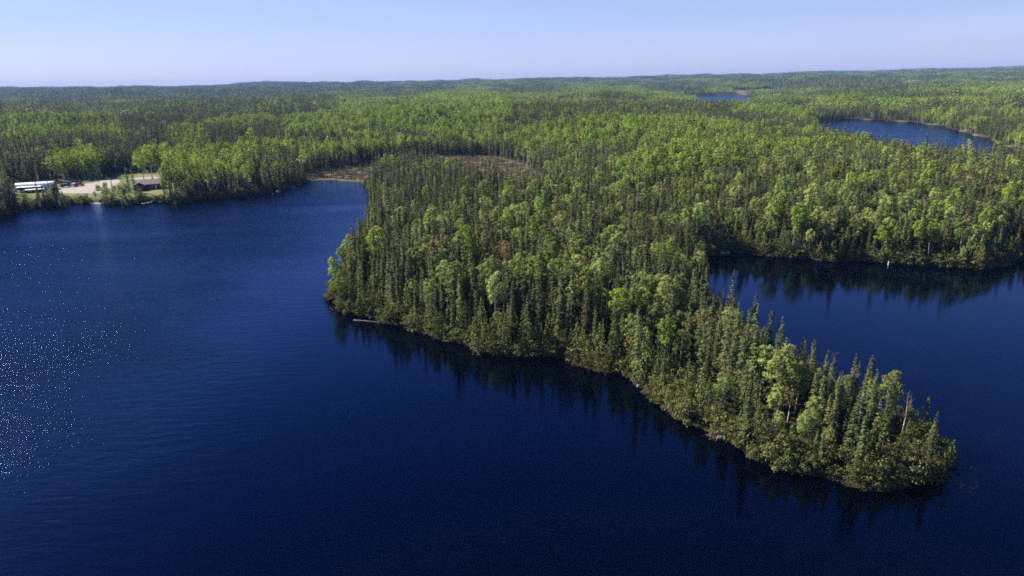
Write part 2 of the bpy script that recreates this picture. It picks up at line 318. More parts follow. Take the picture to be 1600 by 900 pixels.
def spruce(seed, H, Rb, step=0.30, k=6, spray=0.42, base=0.10, power=0.75, club=0.0, droop=0.30, dead_low=True):
    g = np.random.default_rng(seed); Cc = []; D = []; N = []; Ln = []; Wd = []
    nb = int(H/step)
    lean = g.normal(0, .015, 2)
    azr = g.uniform(0.72, 1.22, 9)
    for i in range(nb):
        z = base*H+(H-base*H)*(i+g.uniform(0, .8))/nb; f = z/H
        r = Rb*(1-f)**power*(0.55+0.45*min(1, (f-base+0.04)/0.16))
        if club and f > .86: r = max(r, club*(1-abs(f-.93)/.09))
        r *= g.uniform(0.72, 1.16)
        kk = max(3, int(k*(0.6+0.4*(1-f))+g.uniform(0, 1)))
        for j in range(kk):
            az = g.uniform(0, 2*PI); rr = r*azr[int(az/(2*PI)*9) % 9]*g.uniform(.7, 1.15)+0.06
            o = np.array([math.cos(az), math.sin(az), 0.0]); side = np.array([-o[1], o[0], 0])
            ns = max(1, int(rr/(spray*.75)+.5))
            for q in range(ns):
                t = (q+.75)/ns*rr; 
                for sg in ((-1, 1) if t > spray*.5 else (0,)):
                    lat = sg*(spray*.34*g.uniform(.6, 1.3))
                    Cc.append(o*t+side*lat+np.array([z*0+lean[0]*z, lean[1]*z, z-droop*t-0.12*t*t+g.normal(0, .04)]))
                    D.append(o*1.0+side*sg*g.uniform(.3, .9)+np.array([0, 0, -droop-.25*g.uniform(0, 1.2)]))
                    N.append(np.array([0, 0, 1.0])+o*.45+g.normal(0, .30, 3)); Ln.append(spray*g.uniform(.8, 1.35)); Wd.append(spray*g.uniform(.38, .62))
    for q in range(4):
        Cc.append([lean[0]*H, lean[1]*H, H-.15-.1*q]); az = q*1.7; D.append([.2*math.cos(az), .2*math.sin(az), 1.0]); N.append([math.cos(az+1.5), math.sin(az+1.5), 0]); Ln.append(.55); Wd.append(.12)
    crown = kites(np.array(Cc), np.array(D), np.array(N), np.array(Ln), np.array(Wd))
    tr = [tube([[0, 0, -.3], [lean[0]*H*.5, lean[1]*H*.5, H*.5], [lean[0]*H, lean[1]*H, H]], [.013*H, .008*H, .01], 5)]
    if dead_low:
        for q in range(10):
            z = g.uniform(.04, base+.12)*H; az = g.uniform(0, 2*PI); l = g.uniform(.5, 1.0)*Rb
            tr.append(tube([[0, 0, z], [l*math.cos(az), l*math.sin(az), z-.25*l]], [.03, .008], 3))
    return crown, merge(tr), None
def broad(seed, H, Rb, n_cl=26, leaves=100, leaf=.34, low=.35, spread=1.0, pointy=0.0, rag=.25, limbs=True):
    g = np.random.default_rng(seed); parts = []; tr = []
    lean = g.normal(0, .04, 2)*H
    top = np.array([lean[0], lean[1], H*.93])
    bend = g.normal(0, .03, 2)*H
    spine = [np.array([0, 0, -.3]), np.array([bend[0], bend[1], H*.45]), top]
    tr.append(tube(spine, [.012*H+.03, .008*H+.015, .012], 5))
    cl = []
    for i in range(n_cl):
        f = low+(1-low)*((i+g.uniform(0, 1))/n_cl)
        e = math.sqrt(max(0.02, 1-((f-(low+.32*(1-low)))/((1-low)*.72))**2)) if f > low+.32*(1-low) else (.55+.45*(f-low)/(.32*(1-low)))
        e *= (1-pointy*(f-low)/(1-low))
        az = i*2.399+g.normal(0, .5); r = Rb*e*math.sqrt(g.uniform(.15, 1))*g.uniform(.75, 1.1)
        ctr = np.array([lean[0]*f+r*math.cos(az), lean[1]*f+r*math.sin(az), f*H-.3*r])
        cr = Rb*g.uniform(.34, .52)*(1-.3*(f > .9))
        cl.append((ctr, cr))
        if limbs and i % 2 == 0:
            b = np.array([bend[0]*min(1, f*1.4), bend[1]*min(1, f*1.4), f*H-r*.9-.3]); b[2] = max(b[2], .15*H)
            tr.append(tube([b, (b+ctr)/2+np.array([0, 0, .1*r]), ctr], [.035+.002*H, .022, .008], 3))
    for ctr, cr in cl:
        n = int(leaves*g.uniform(.6, 1.3)); v = g.normal(0, 1, (n, 3)); v /= np.linalg.norm(v, axis=1, keepdims=True)
        v[:, 2] = np.where(v[:, 2] < -.35, -v[:, 2]*.6, v[:, 2])
        rr = cr*(1-rag*g.random(n)**.7*1.6); wob = 1+.25*np.sin(v[:, 0]*5+cr*9)*np.cos(v[:, 1]*6)
        p = ctr+v*(rr*wob)[:, None]*np.array([1, 1, .82*spread])
        d = g.normal(0, 1, (n, 3)); N = v*1.1+g.normal(0, .45, (n, 3))+np.array([0, 0, .25]); d -= N*(np.sum(d*N, 1)/np.sum(N*N, 1))[:, None]
        parts.append(kites(p, d, N, leaf*g.uniform(.7, 1.4, n), leaf*g.uniform(.5, .9, n)))
    return merge(parts), merge(tr), None
def cedar(seed, H, Rb, spray=.36):
    g = np.random.default_rng(seed); Cc = []; N = []; D = []
    n = int(2.1*H*Rb/spray/spray*1.5)
    lob = g.uniform(.65, 1.25, (6, 9))
    f = g.random(n)**1.25; az = g.uniform(0, 2*PI, n)
    prof = (1-f)**.85*(.45+.55*np.minimum(1, (f+.05)/.14))
    lb = lob[(f*5.99).astype(int), (az/(2*PI)*8.99).astype(int)]
    r = Rb*prof*lb*(1-.45*g.random(n)**2)+.05
    z = .03*H+f*H*.95; o = np.stack([np.cos(az), np.sin(az), 0*az], 1)
    c = o*r[:, None]; c[:, 2] = z-.3*r*.5
    N = o+np.array([0, 0, .55])+g.normal(0, .4, (n, 3)); D = np.stack([o[:, 0]*.7, o[:, 1]*.7, g.normal(.1, .8, n)], 1)+g.normal(0, .4, (n, 3))
    tr = [tube([[0, 0, -.3], [0, 0, H*.5], [0, 0, H*.96]], [.02*H, .012*H, .01], 5)]
    return kites(c, D, N, spray*g.uniform(.7, 1.5, n), spray*g.uniform(.45, .8, n)), merge(tr), None
def dead_spruce(seed, H, Rb, dens=1.0):
    g = np.random.default_rng(seed); tr = [tube([[0, 0, -.3], [.1, 0, H*.5], [.05, .1, H]], [.012*H+.02, .008*H, .015], 6)]; tw = []
    for i in range(int(H*7*dens)):
        f = g.uniform(.18, .98); z = f*H; r = Rb*(1-f)**.8*g.uniform(.4, 1.15)+.1; az = g.uniform(0, 2*PI); o = np.array([math.cos(az), math.sin(az), 0]); s = np.array([-o[1], o[0], 0])
        e = o*r+np.array([0, 0, z-.35*r]); tw.append(tube([[0, 0, z], o*r*.5+np.array([0, 0, z-.08*r]), e], [.035, .025, .008], 3))
        for q in range(3):
            t = g.uniform(.4, 1); b = o*r*t+np.array([0, 0, z-.3*r*t]); tw.append(tube([b, b+s*g.normal(0, .28)+o*.15+np.array([0, 0, -.22])], [.022, .006], 3))
    return merge(tw), merge(tr), None
def bare_broad(seed, H, Rb):
    g = np.random.default_rng(seed); tr = [tube([[0, 0, -.3], [.2, .1, H*.5], [.1, -.2, H]], [.015*H, .01*H, .012], 6)]; tw = []
    for i in range(18):
        f = g.uniform(.35, .95); az = g.uniform(0, 2*PI); o = np.array([math.cos(az), math.sin(az), 0]); l = Rb*g.uniform(.5, 1.1)*(1.1-f*.6)
        b = np.array([.15, 0, f*H]); m = b+o*l*.5+np.array([0, 0, l*.35]); e = b+o*l+np.array([0, 0, l*.8]); tw.append(tube([b, m, e], [.05, .03, .01], 3))
        for q in range(5):
            t = g.uniform(.3, 1); p = b+(e-b)*t; tw.append(tube([p, p+g.normal(0, .4, 3)*l*.4+np.array([0, 0, l*.2])], [.02, .006], 3))
    return merge(tw), merge(tr), None

KINDS = {}   # kind -> list of dict(crown, trunk, joined, H, R)
def reg(kind, build, mc, mt, H, Rb):
    (cv, cf), (tv, tf), _ = build
    cme = mesh_np(kind+'_crown', cv, [cf], [mc]); tme = mesh_np(kind+'_trunk', tv, [tf], [mt])
    V = np.concatenate([cv, tv]); Fa = np.concatenate([cf, tf+len(cv)])
    jme = mesh_np(kind, V, [Fa], [mc, mt], np.concatenate([np.zeros(len(cf)), np.ones(len(tf))]))
    KINDS.setdefault(kind, []).append(dict(crown=cme, trunk=tme, joined=jme, H=H, R=Rb, n=len(cf)))
for i, (H, Rb, pw, cb) in enumerate([(12, 1.25, .65, .35), (13.5, 1.5, .7, .3), (11, 1.1, .6, .4), (14, 1.9, .8, 0), (12.5, 1.7, .85, 0), (10, 1.35, .75, 0)]):
    reg('spruce_tree', spruce(20+i, H, Rb, power=pw, club=cb, base=[.16, .12, .22, .08, .1, .06][i]), m_spruce, m_bark, H, Rb)
for i, (H, Rb) in enumerate([(12, 2.7), (11, 2.9), (13, 2.6), (10.5, 2.5), (12, 2.2), (11.5, 2.5), (12.5, 2.3)]):
    reg('birch_tree', broad(40+i, H, Rb, n_cl=[30, 32, 34, 26, 26, 22, 22][i], low=[.5, .45, .52, .45, .5, .4, .45][i], leaf=.34, leaves=[100, 100, 100, 100, 100, 55, 60][i]), m_birch if i < 5 else m_olive, m_white, H, Rb)
for i, (H, Rb) in enumerate([(15, 2.6), (13.5, 2.9), (14, 2.3)]):
    reg('aspen_tree', broad(60+i, H, Rb, n_cl=30, low=[.52, .5, .55][i], leaf=.38, leaves=100), m_aspen, m_white, H, Rb)
for i, (H, Rb) in enumerate([(7.5, 1.9), (9.5, 2.1), (6, 1.8), (8.5, 1.6)]):
    reg('cedar_tree', cedar(80+i, H, Rb), m_cedar, m_bark, H, Rb)
for i, (H, Rb) in enumerate([(12, 1.3), (10, 1.1)]):
    reg('dead_tree', dead_spruce(90+i, H, Rb), m_dead, m_dead, H, Rb)
for i in range(3): reg('bare_tree', bare_broad(95+i, 10+i, 2.0), m_twig, m_white, 10+i, 2.0)
for i, (H, Rb) in enumerate([(2.6, 1.6), (3.4, 1.7), (1.8, 1.3)]):
    reg('alder_bush', broad(100+i, H, Rb, n_cl=12, low=.1, leaf=.26, leaves=40, limbs=True), m_bush, m_twig, H, Rb)
# mid-distance versions, for trees a few pixels wide
for i, (H, Rb, pw, cb) in enumerate([(12, 1.3, .65, .3), (13.5, 1.6, .75, 0), (11, 1.15, .6, .35), (14.5, 1.9, .8, 0)]):
    reg('mid_spruce', spruce(120+i, H, Rb, step=.55, k=5, spray=.8, power=pw, club=cb, dead_low=False), m_spruce, m_bark, H, Rb)
for i, (H, Rb) in enumerate([(12, 2.7), (11, 2.9), (13, 2.5), (12, 2.4)]):
    reg('mid_birch', broad(130+i, H, Rb, n_cl=16, low=.48, leaf=.62, leaves=30, limbs=False), m_birch if i < 3 else m_olive, m_white, H, Rb)
for i, (H, Rb) in enumerate([(15, 2.8), (13.5, 3.1), (14, 2.5)]):
    reg('mid_aspen', broad(140+i, H, Rb, n_cl=18, low=.5, leaf=.66, leaves=32, limbs=False), m_aspen, m_white, H, Rb)

# ------------------------------------------------------------------ where the trees stand
SPECIALS = [  # kind, variant, px, py, scale, tilt, clear radius, label
 ('dead_tree', 0, 1336, 706, .78, (0, .02), 2.6, 'pale dead spruce with drooping grey branches standing among the green trees of the tip'),
 ('birch_tree', 2, 1382, 674, .68, (.05, .06), 2.0, 'light green open-limbed poplar rising highest behind the tip of the peninsula'),
 ('bare_tree', 0, 1408, 684, .7, (0, 0), 1.5, 'bare grey twiggy tree top poking out right of the light green poplar'),
 ('cedar_tree', 0, 1474, 724, .7, (.05, .22), 1.6, 'leaning green cedar at the very end of the peninsula, over the water'),
 ('dead_tree', 1, 1480, 722, .55, (.0, .75), .8, 'silvery dead branchy stem sticking out past the leaning cedar at the very end'),
 ('aspen_tree', 1, 533, 474, .62, (0, -.10), 2.0, 'bright green willow over the water at the western corner, lowest of three'),
 ('aspen_tree', 0, 530, 455, .60, (0, -.08), 2.0, 'bright green willow at the western corner of the peninsula, middle of three'),
 ('aspen_tree', 2, 543, 432, .62, (0, -.06), 2.0, 'bright green willow at the western corner of the peninsula, farthest of three'),
 ('spruce_tree', 3, 1140, 509, .92, (0, 0), 2.4, 'tall full spruce on the neck, leftmost of three against the inlet'),
 ('spruce_tree', 4, 1174, 538, .9, (0, 0), 2.2, 'full spruce on the neck, middle of three against the inlet'),
 ('spruce_tree', 5, 1196, 556, .9, (0, .05), 2.0, 'full spruce on the neck, rightmost of three against the inlet'),
 ('spruce_tree', 3, 1442, 258, 1.45, (0, 0), 6, 'lone very tall dark spruce standing out against the far lake'),
 ('aspen_tree', 1, 226, 286, 1.22, (0, 0), 3, 'big bright green aspen beside the driveway behind the brown cottage, leftmost of four'),
 ('aspen_tree', 0, 238, 281, 1.25, (0, 0), 3, 'big bright green aspen behind the brown cottage, second of four from the left'),
 ('aspen_tree', 2, 251, 279, 1.2, (0, 0), 3, 'big bright green aspen behind the brown cottage, third of four from the left'),
 ('aspen_tree', 1, 268, 280, 1.12, (0, 0), 3, 'bright green aspen behind the brown cottage, rightmost of four'),
 ('spruce_tree', 3, 203, 303, 1.0, (0, 0), 2, 'dark bushy spruce on the lawn just left of the brown cottage'),
 ('spruce_tree', 4, 212, 303, 1.02, (0, 0), 2, 'dark spruce touching the left end of the brown cottage'),
 ('spruce_tree', 1, 178, 307, .62, (0, 0), 2, 'small dark spruce between the boat ramp and the brown cottage'),
 ('spruce_tree', 2, 259, 312, 1.0, (0, .08), 2, 'slim dark spruce leaning beside the right end of the brown cottage'),
 ('spruce_tree', 0, 268, 312, .95, (0, 0), 2, 'dark spruce at the water, second right of the brown cottage'),
 ('dead_tree', 1, 1121, 560, .8, (0, 0), 1.6, 'thin grey dead spruce in the middle of the neck of the peninsula'),
 ('dead_tree', 1, 1168, 640, .62, (0, .05), 1.5, 'grey dead spruce on the near slope of the tip of the peninsula'),
 ('dead_tree', 0, 1480, 372, .75, (0, .1), 2, 'pale dead spruce in the forest behind the right part of the inlet'),
 ('bare_tree', 0, 1298, 598, .65, (0, 0), 1.6, 'bare brown-grey tree on the back edge of the peninsula tip'),
 ('dead_tree', 1, 1205, 700, .62, (0, 0), 1.5, 'short grey dead conifer at the water above the slanting fallen trunk'),
]
gmx = np.random.default_rng(3)
for q in range(60):   # low trees on the bank before the white shed
    sx = gmx.uniform(-30, 104); base = 336-(sx+30)*.13 if sx < 60 else 322
    SPECIALS.append(('spruce_tree' if q % 3 else 'cedar_tree', int(gmx.integers(0, 4))+(2 if q % 3 else 0), sx, base-gmx.uniform(0, 7), (gmx.uniform(.75, 1.0) if sx < 26 else gmx.uniform(.3, .42) if sx < 62 else gmx.uniform(.5, .75)) if q % 3 else gmx.uniform(.5, .9), (0, 0), 0, None))
for sx, sy, sc in ((150, 313, .7), (166, 306, .9), (178, 316, .9), (190, 318, .8), (205, 318, .8), (222, 311, .7), (128, 319, .5), (100, 318, .9), (84, 316, .9), (155, 309, .85), (162, 312, .95), (170, 314, .9), (186, 313, .8), (196, 315, .9), (214, 314, .8), (108, 320, .7), (120, 319, .6)):
    SPECIALS.append(('birch_tree', int(gmx.integers(0, 5)), sx, sy, sc*.55, (0, 0), 0, None))
for q in range(16): SPECIALS.append(('spruce_tree', int(gmx.integers(2, 6)), gmx.uniform(62, 97), gmx.uniform(311, 321), gmx.uniform(.6, .9), (0, 0), 0, None))
for q in range(8): SPECIALS.append(('spruce_tree' if q % 2 else 'birch_tree', int(gmx.integers(2, 5)), gmx.uniform(162, 222), gmx.uniform(308, 317), gmx.uniform(.4, .75), (0, 0), 0, None if q % 2 == 0 else 'x'))
SPECIAL_XY = []
for q in SPECIALS:
    p_ = at(q[2], q[3], 1.0); SPECIAL_XY.append((p_[0], p_[1], q[6]))
def in_px(u, v, poly):
    return inside(np.stack([u, v], 1), np.array(poly, float))
ASPEN_PX = [[(213, 236), (236, 222), (330, 228), (392, 236), (385, 262), (300, 268), (222, 278)],
            [(0, 184), (60, 176), (185, 180), (200, 212), (0, 212)],
            [(265, 202), (300, 195), (325, 212), (275, 222)],
            [(310, 190), (420, 180), (440, 190), (330, 198)],
            [(440, 184), (600, 160), (700, 150), (820, 150), (900, 172), (1140, 170), (1150, 184), (1290, 188), (1380, 205), (1340, 222), (1200, 236), (1080, 228), (1000, 222), (850, 222), (700, 214), (640, 208), (560, 214), (500, 206), (445, 202)],
            [(80, 238), (150, 232), (165, 262), (100, 268)],
            [(1110, 212), (1150, 208), (1160, 250), (1020, 275), (960, 262), (1000, 240)]]
BIRCH_PX = [[(800, 205), (1600, 235), (1600, 420), (1100, 400), (1000, 500), (850, 420), (640, 420), (620, 330), (760, 310), (850, 280), (780, 240)]]
DARK_PX = [[(800, 162), (1140, 158), (1145, 180), (960, 182), (800, 184)],
           [(400, 205), (640, 212), (800, 220), (800, 250), (600, 250), (560, 290), (300, 330), (262, 290), (400, 262)],
           [(570, 250), (720, 262), (760, 300), (700, 320), (620, 330), (600, 350), (560, 330)],
           [(0, 212), (215, 214), (215, 290), (0, 300)]]
def species(x, y, z, sd):
    """0 spruce 1 birch 2 aspen 3 cedar"""
    n = len(x); u, v, zc = proj(x, y, z+10)
    wob = 7*fnoise(x, y, 70, 21); u = u+wob; v = v+0.35*wob
    pn = fnoise(x, y, 26, 22); pl = fnoise(x, y, 90, 23)
    pb = np.full(n, .09)+.75*pn; pa = np.full(n, .03)
    for q in BIRCH_PX: m = in_px(u, v, q); pb[m] = .36+1.0*pn[m]+.3*pl[m]; pa[m] = .03
    for q in DARK_PX: m = in_px(u, v, q); pb[m] = .05+.12*pn[m]; pa[m] = .02
    for q in ASPEN_PX: m = in_px(u, v, q); pa[m] = .80; pb[m] = .04
    m = (u < 600) & (v < 212) & (pa < .5); pb[m] = .03; pa[m] = .02
    m = (zc > 480) & (u > 1130) & (v < 200); pb[m] = .35+.4*pn[m]; pa[m] = np.clip(.10+.8*pl[m], 0, .8)
    st = fnoise(x, y, 230, 71, 2)+.35*fnoise(x, y, 60, 72, 2)
    far_ = zc > 430
    m = far_ & (pa < .5) & (st > np.where(u < 620, .75, .25)); pa[m] = .72; pb[m] = .1
    m = far_ & (pa < .5) & (st < np.where(u < 620, .6, -.1)); pa[m] = .01; pb[m] = .04
    m = far_ & (pa > .5) & (st < -.28); pa[m] = .12; pb[m] = .10
    m = in_px(u, v, DARK_PX[0]); pa[m] = .08; pb[m] = .12
    r = rng.random(n); pa = np.clip(pa, 0, 1); pb = np.clip(pb, 0, 1-pa)
    s = np.where(r < pa, 2, np.where(r < pa+pb, 1, 0))
    near = (zc < 420) & (sd < 7) & (rng.random(n) < .78*sstep(8, 2, sd)); s = np.where(near, 3, s); s = np.where((zc < 420) & (s < 2) & (rng.random(n) < .045), 4, s)
    return s
def jgrid(x0, x1, y0, y1, s, j=.85):
    a = np.arange(x0, x1, s); b = np.arange(y0, y1, s*.9)
    A, B = np.meshgrid(a, b); A = A+(np.arange(len(b)) % 2)[:, None]*s*.5
    A = A+rng.uniform(-.5, .5, A.shape)*s*j; B = B+rng.uniform(-.5, .5, B.shape)*s*j
    return A.ravel(), B.ravel()
def wedge(x, y, d0, d1, az=46):
    d = np.hypot(x, y); a = np.degrees(np.arctan2(x, y)); return (d >= d0) & (d < d1) & (np.abs(a) < az)
def scatter(s, d0, d1, x0, x1, y0, y1, az=46):
    x, y = jgrid(x0, x1, y0, y1, s); m = wedge(x, y, d0, d1, az); x, y = x[m], y[m]
    z, sd, ms, yd = terrain(x, y, True)
    keep = (sd > .35) & (ms < .25) & ~inside(np.stack([x, y], 1), yard_poly)
    for spx, spy, rr_ in SPECIAL_XY: keep &= np.hypot(x-spx, y-spy) > rr_
    if d0 > 400:
        g = (sdist(np.stack([x, y], 1), far_strip_poly) > 3) & (sd > 9); keep &= g
    # small openings in the stand
    keep &= (fnoise(x, y, 18, 31) > -.95)
    x, y, z, sd = x[keep], y[keep], z[keep], sd[keep]
    return x, y, z, sd, species(x, y, z, sd)
NEAR = scatter(2.45, 60, 330, -330, 330, 50, 340)
MID = scatter(3.1, 330, 950, -760, 760, 150, 960)
names3 = ['spruce_tree', 'birch_tree', 'aspen_tree', 'cedar_tree', 'bare_tree']; mids3 = ['mid_spruce', 'mid_birch', 'mid_aspen', 'mid_spruce', 'mid_spruce']
xs, ys, zs, sds, sps, far = [np.concatenate(q) for q in zip(
    (*NEAR, np.zeros(len(NEAR[0]), bool)), (*MID, np.ones(len(MID[0]), bool)))]
N = len(xs)
scl = .79*rng.normal(1.0, .19, N).clip(.55, 1.42)*(1+.10*fnoise(xs, ys, 50, 41))
scl = np.where(sps == 0, scl*rng.choice([1, 1, 1, .75], N), scl)
scl = np.where((sds < 6) & (sps != 3), scl*.82, scl)
scl = np.where((sds < 4.5) & (sps == 1), scl*.8, scl)
scl = np.where(sps == 0, scl*1.16, np.where(sps == 1, scl*.92, np.where(sps == 2, scl*.96, scl)))
_u, _v, _ = proj(xs, ys, zs); scl = np.where(((_u > 1230) & (_v > 590)) | ((_u > 1060) & (_v > 440) & (sds < 9)), scl*.82, scl)
rot = rng.uniform(0, 2*PI, N)
var = np.array([rng.integers(0, len(KINDS[(mids3 if f else names3)[s]])) for s, f in zip(sps, far)])
Hs = np.array([KINDS[(mids3 if f else names3)[s]][v]['H'] for s, f, v in zip(sps, far, var)])*scl
Rs = np.array([KINDS[(mids3 if f else names3)[s]][v]['R'] for s, f, v in zip(sps, far, var)])*scl
# how much of each tree the view shows: a coarse front to back cover test
U0, V0, ZC = proj(xs, ys, zs); U1, V1, _ = proj(xs, ys, zs+Hs)
cover = np.zeros((450, 800), bool); shown = np.zeros(N)
for i in np.argsort(ZC):
    if V1[i] > 905 or V0[i] < 0: continue
    a = Rs[i]/ZC[i]*F*.75; t = V1[i]/2; b = min(V0[i]/2, 450); nrow = int(b-t)+1
    cnt = 0
    for r_ in range(max(0, int(t)), min(450, int(t)+nrow)):
        f = (r_-t)/max(nrow, 1); uc = (U1[i]+(U0[i]-U1[i])*f)/2; hw = a/2*(min(1, f*1.3+.1) if sps[i] in (0, 3) else min(1, .5+f*2))
        c0 = int(max(0, uc-hw)); c1 = int(min(800, uc+hw+1))
        if c1 > c0:
            seg = cover[r_, c0:c1]; cnt += (~seg).sum(); seg[:] = True
    shown[i] = cnt

def region(x, y, u, v, sd):
    """where a tree stands, named by things one can find; and the group phrase"""
    if u > 1120 and v > 545: return 'on the wooded tip of the peninsula', 'tip'
    if y < 260 and u < 640 and v > 330 and sd < 12: return "along the peninsula's western shore", 'west'
    if v > 480 and sd < 9: return 'on the near shore of the peninsula', 'near'
    if v > 460: return 'inside the narrow neck of the peninsula', 'neck'
    if u > 1100 and v > 350 and sd < 16: return 'on the far bank of the inlet', 'inlet'
    if u > 1050: return 'in the forest behind the inlet', 'back'
    if u < 640 and y > 240: return 'in the forest behind the far left shore', 'farleft'
    if v > 330: return 'inside the broad part of the peninsula', 'middle'
    return 'between the bog meadow and the far lake', 'beyond'
MARKS = [(1336, 706, 'the pale dead spruce on the tip'), (1382, 674, 'the light green poplar behind the tip'), (1474, 724, 'the leaning cedar at the very end'), (532, 474, 'the bright willows at the western corner'),
         (1140, 509, 'the leftmost tall spruce on the neck'), (1174, 538, 'the middle tall spruce on the neck'), (1196, 556, 'the rightmost tall spruce on the neck'), (1205, 712, 'the slanting fallen trunk'),
         (570, 500, 'the floating driftwood log'), (747, 552, 'the pale dead stem left of mid-shore'), (806, 556, 'the splayed dead stem at mid-shore'), (1388, 414, 'the white post across the inlet'), (1281, 405, 'the pale boulder across the inlet'),
         (1128, 396, 'the reddish rock slab'), (1442, 258, 'the lone tall spruce before the far lake'), (1121, 560, 'the thin dead spruce on the neck'), (1168, 640, 'the grey dead spruce on the near slope'),
         (1480, 372, 'the dead spruce behind the inlet'), (1298, 598, 'the bare brown tree behind the tip'), (250, 284, 'the big aspens behind the cottage')]
MARK_XY = [at(a, b, 1.0)[:2] for a, b, _ in MARKS]
TAKEN = set()
def own_label(desc, x, y, size, noun, place):
    """tie a plant to the landmark it stands beside, once per landmark, side and kind"""
    d = [math.hypot(x-q[0], y-q[1]) for q in MARK_XY]
    for k in sorted(range(len(d)), key=lambda k: d[k])[:2]:
        if d[k] > 16: break
        dx, dy = x-MARK_XY[k][0], y-MARK_XY[k][1]
        rel = ('just right of' if dx > 0 else 'just left of') if abs(dx) > abs(dy) else ('right behind' if dy > 0 else 'just in front of')
        if (noun, rel, k) not in TAKEN:
            TAKEN.add((noun, rel, k)); return f'{size} {noun} {rel} {MARKS[k][2]}'
    for sup in ('nearest',):
        if (noun, place, sup) not in TAKEN:
            TAKEN.add((noun, place, sup)); return f'frontmost of the {noun}s {place}'
    return f'{size} {desc} {place}'
LOOK = {'spruce_tree': ('spire-shaped dark green spruce', 'spruce'), 'birch_tree': ('pale yellow-green birch', 'birch'), 'aspen_tree': ('bright fresh green aspen', 'aspen'),
        'cedar_tree': ('bushy mid-green cedar', 'cedar'), 'bare_tree': ('bare grey-brown twiggy tree', 'bare tree'), 'olive': ('olive-brown birch just coming into leaf', 'budding birch')}
def plant(kind, vi, x, y, z, s, rz, label, group, cat='tree', tilt=(0, 0)):
    k = KINDS[kind][vi]
    e = empty(kind, (x, y, z-.1), rz, s); e.rotation_euler = (tilt[0], tilt[1], rz)
    tag(e, label, cat, group)
    link('trunk', k['trunk'], e); link('crown', k['crown'], e)
    return e
for (kd, vi_, a_, b_, sc_, tl_, cr_, lb_), (sx, sy, _r) in zip(SPECIALS, SPECIAL_XY):
    g_ = None
    if lb_ == 'x': lb_ = 'dark little spruce on the bank between the boat ramp and the cottage'; g_ = 'dark spruces on the cottage bank'
    elif lb_ is None:
        if kd == 'birch_tree': lb_ = 'low yellow-green leafy tree on the bank between the boat ramp and the cottage'; g_ = 'low leafy trees on the cottage bank'
        else: lb_ = f'low {LOOK[kd][1]} on the dark bank in front of the white shed'; g_ = f'low {LOOK[kd][1]} trees before the white shed'
    plant(kd, vi_ % len(KINDS[kd]), sx, sy, max(tz(sx, sy), .15), sc_, sx*7 % 6.28, lb_, g_, tilt=tl_)
used = np.zeros(N, bool)
for si, kd in enumerate(names3):
    cand = np.where((sps == si) & (shown > 0) & ~far)[0]
    cand = cand[np.argsort(-shown[cand])][:300]; cand = cand[np.argsort(ZC[cand])]
    for i in cand:
        used[i] = True
        u, v = U0[i], V0[i]; place, key = region(xs[i], ys[i], u, v, sds[i])
        size = 'tall' if scl[i] > .95 else ('small' if scl[i] < .72 else 'middling'); lk = LOOK['olive'] if kd == 'birch_tree' and var[i] > 4 else LOOK[kd]
        plant(kd, var[i], xs[i], ys[i], zs[i], scl[i], rot[i], own_label(lk[0], xs[i], ys[i], size, lk[1], place), f'{size} {lk[1]} trees {place}')

# one object per kind for all the rest, instanced on points
def source_collection(kind):
    c = bpy.data.collections.new(kind+'_sources')
    for k in KINDS[kind]:
        o = bpy.data.objects.new(kind+'_source', k['joined']); c.objects.link(o)
    return c
def instancer(name, pts, rz, sc, vi, coll, label):
    me = bpy.data.meshes.new(name); me.vertices.add(len(pts)); me.vertices.foreach_set('co', np.asarray(pts, np.float32).ravel())
    for nm, ty, arr in (('rz', 'FLOAT', rz), ('sc', 'FLOAT', sc), ('vi', 'INT', vi)):
        a = me.attributes.new(nm, ty, 'POINT'); a.data.foreach_set('value', np.asarray(arr, np.float32 if ty == 'FLOAT' else np.int32))
    o = link(name, me); tag(o, label, kind='stuff')
    ng = bpy.data.node_groups.new(name+'_nodes', 'GeometryNodeTree')
    ng.interface.new_socket('Geometry', in_out='INPUT', socket_type='NodeSocketGeometry'); ng.interface.new_socket('Geometry', in_out='OUTPUT', socket_type='NodeSocketGeometry')
    gi = ng.nodes.new('NodeGroupInput'); go = ng.nodes.new('NodeGroupOutput'); ip = ng.nodes.new('GeometryNodeInstanceOnPoints')
    ci = ng.nodes.new('GeometryNodeCollectionInfo'); ci.inputs['Collection'].default_value = coll; ci.inputs['Separate Children'].default_value = True; ci.inputs['Reset Children'].default_value = True
    def attr(nm, ty):
        a = ng.nodes.new('GeometryNodeInputNamedAttribute'); a.data_type = ty; a.inputs['Name'].default_value = nm; return a.outputs['Attribute']
    cx = ng.nodes.new('ShaderNodeCombineXYZ'); er = ng.nodes.new('FunctionNodeEulerToRotation')
    ng.links.new(attr('rz', 'FLOAT'), cx.inputs[2]); ng.links.new(cx.outputs[0], er.inputs[0])
    ng.links.new(gi.outputs[0], ip.inputs['Points']); ng.links.new(ci.outputs[0], ip.inputs['Instance']); ip.inputs['Pick Instance'].default_value = True
    ng.links.new(attr('vi', 'INT'), ip.inputs['Instance Index']); ng.links.new(er.outputs[0], ip.inputs['Rotation']); ng.links.new(attr('sc', 'FLOAT'), ip.inputs['Scale'])
    ng.links.new(ip.outputs[0], go.inputs[0])
    md = o.modifiers.new('instances', 'NODES'); md.node_group = ng
    return o
P3 = np.stack([xs, ys, zs-.1], 1)
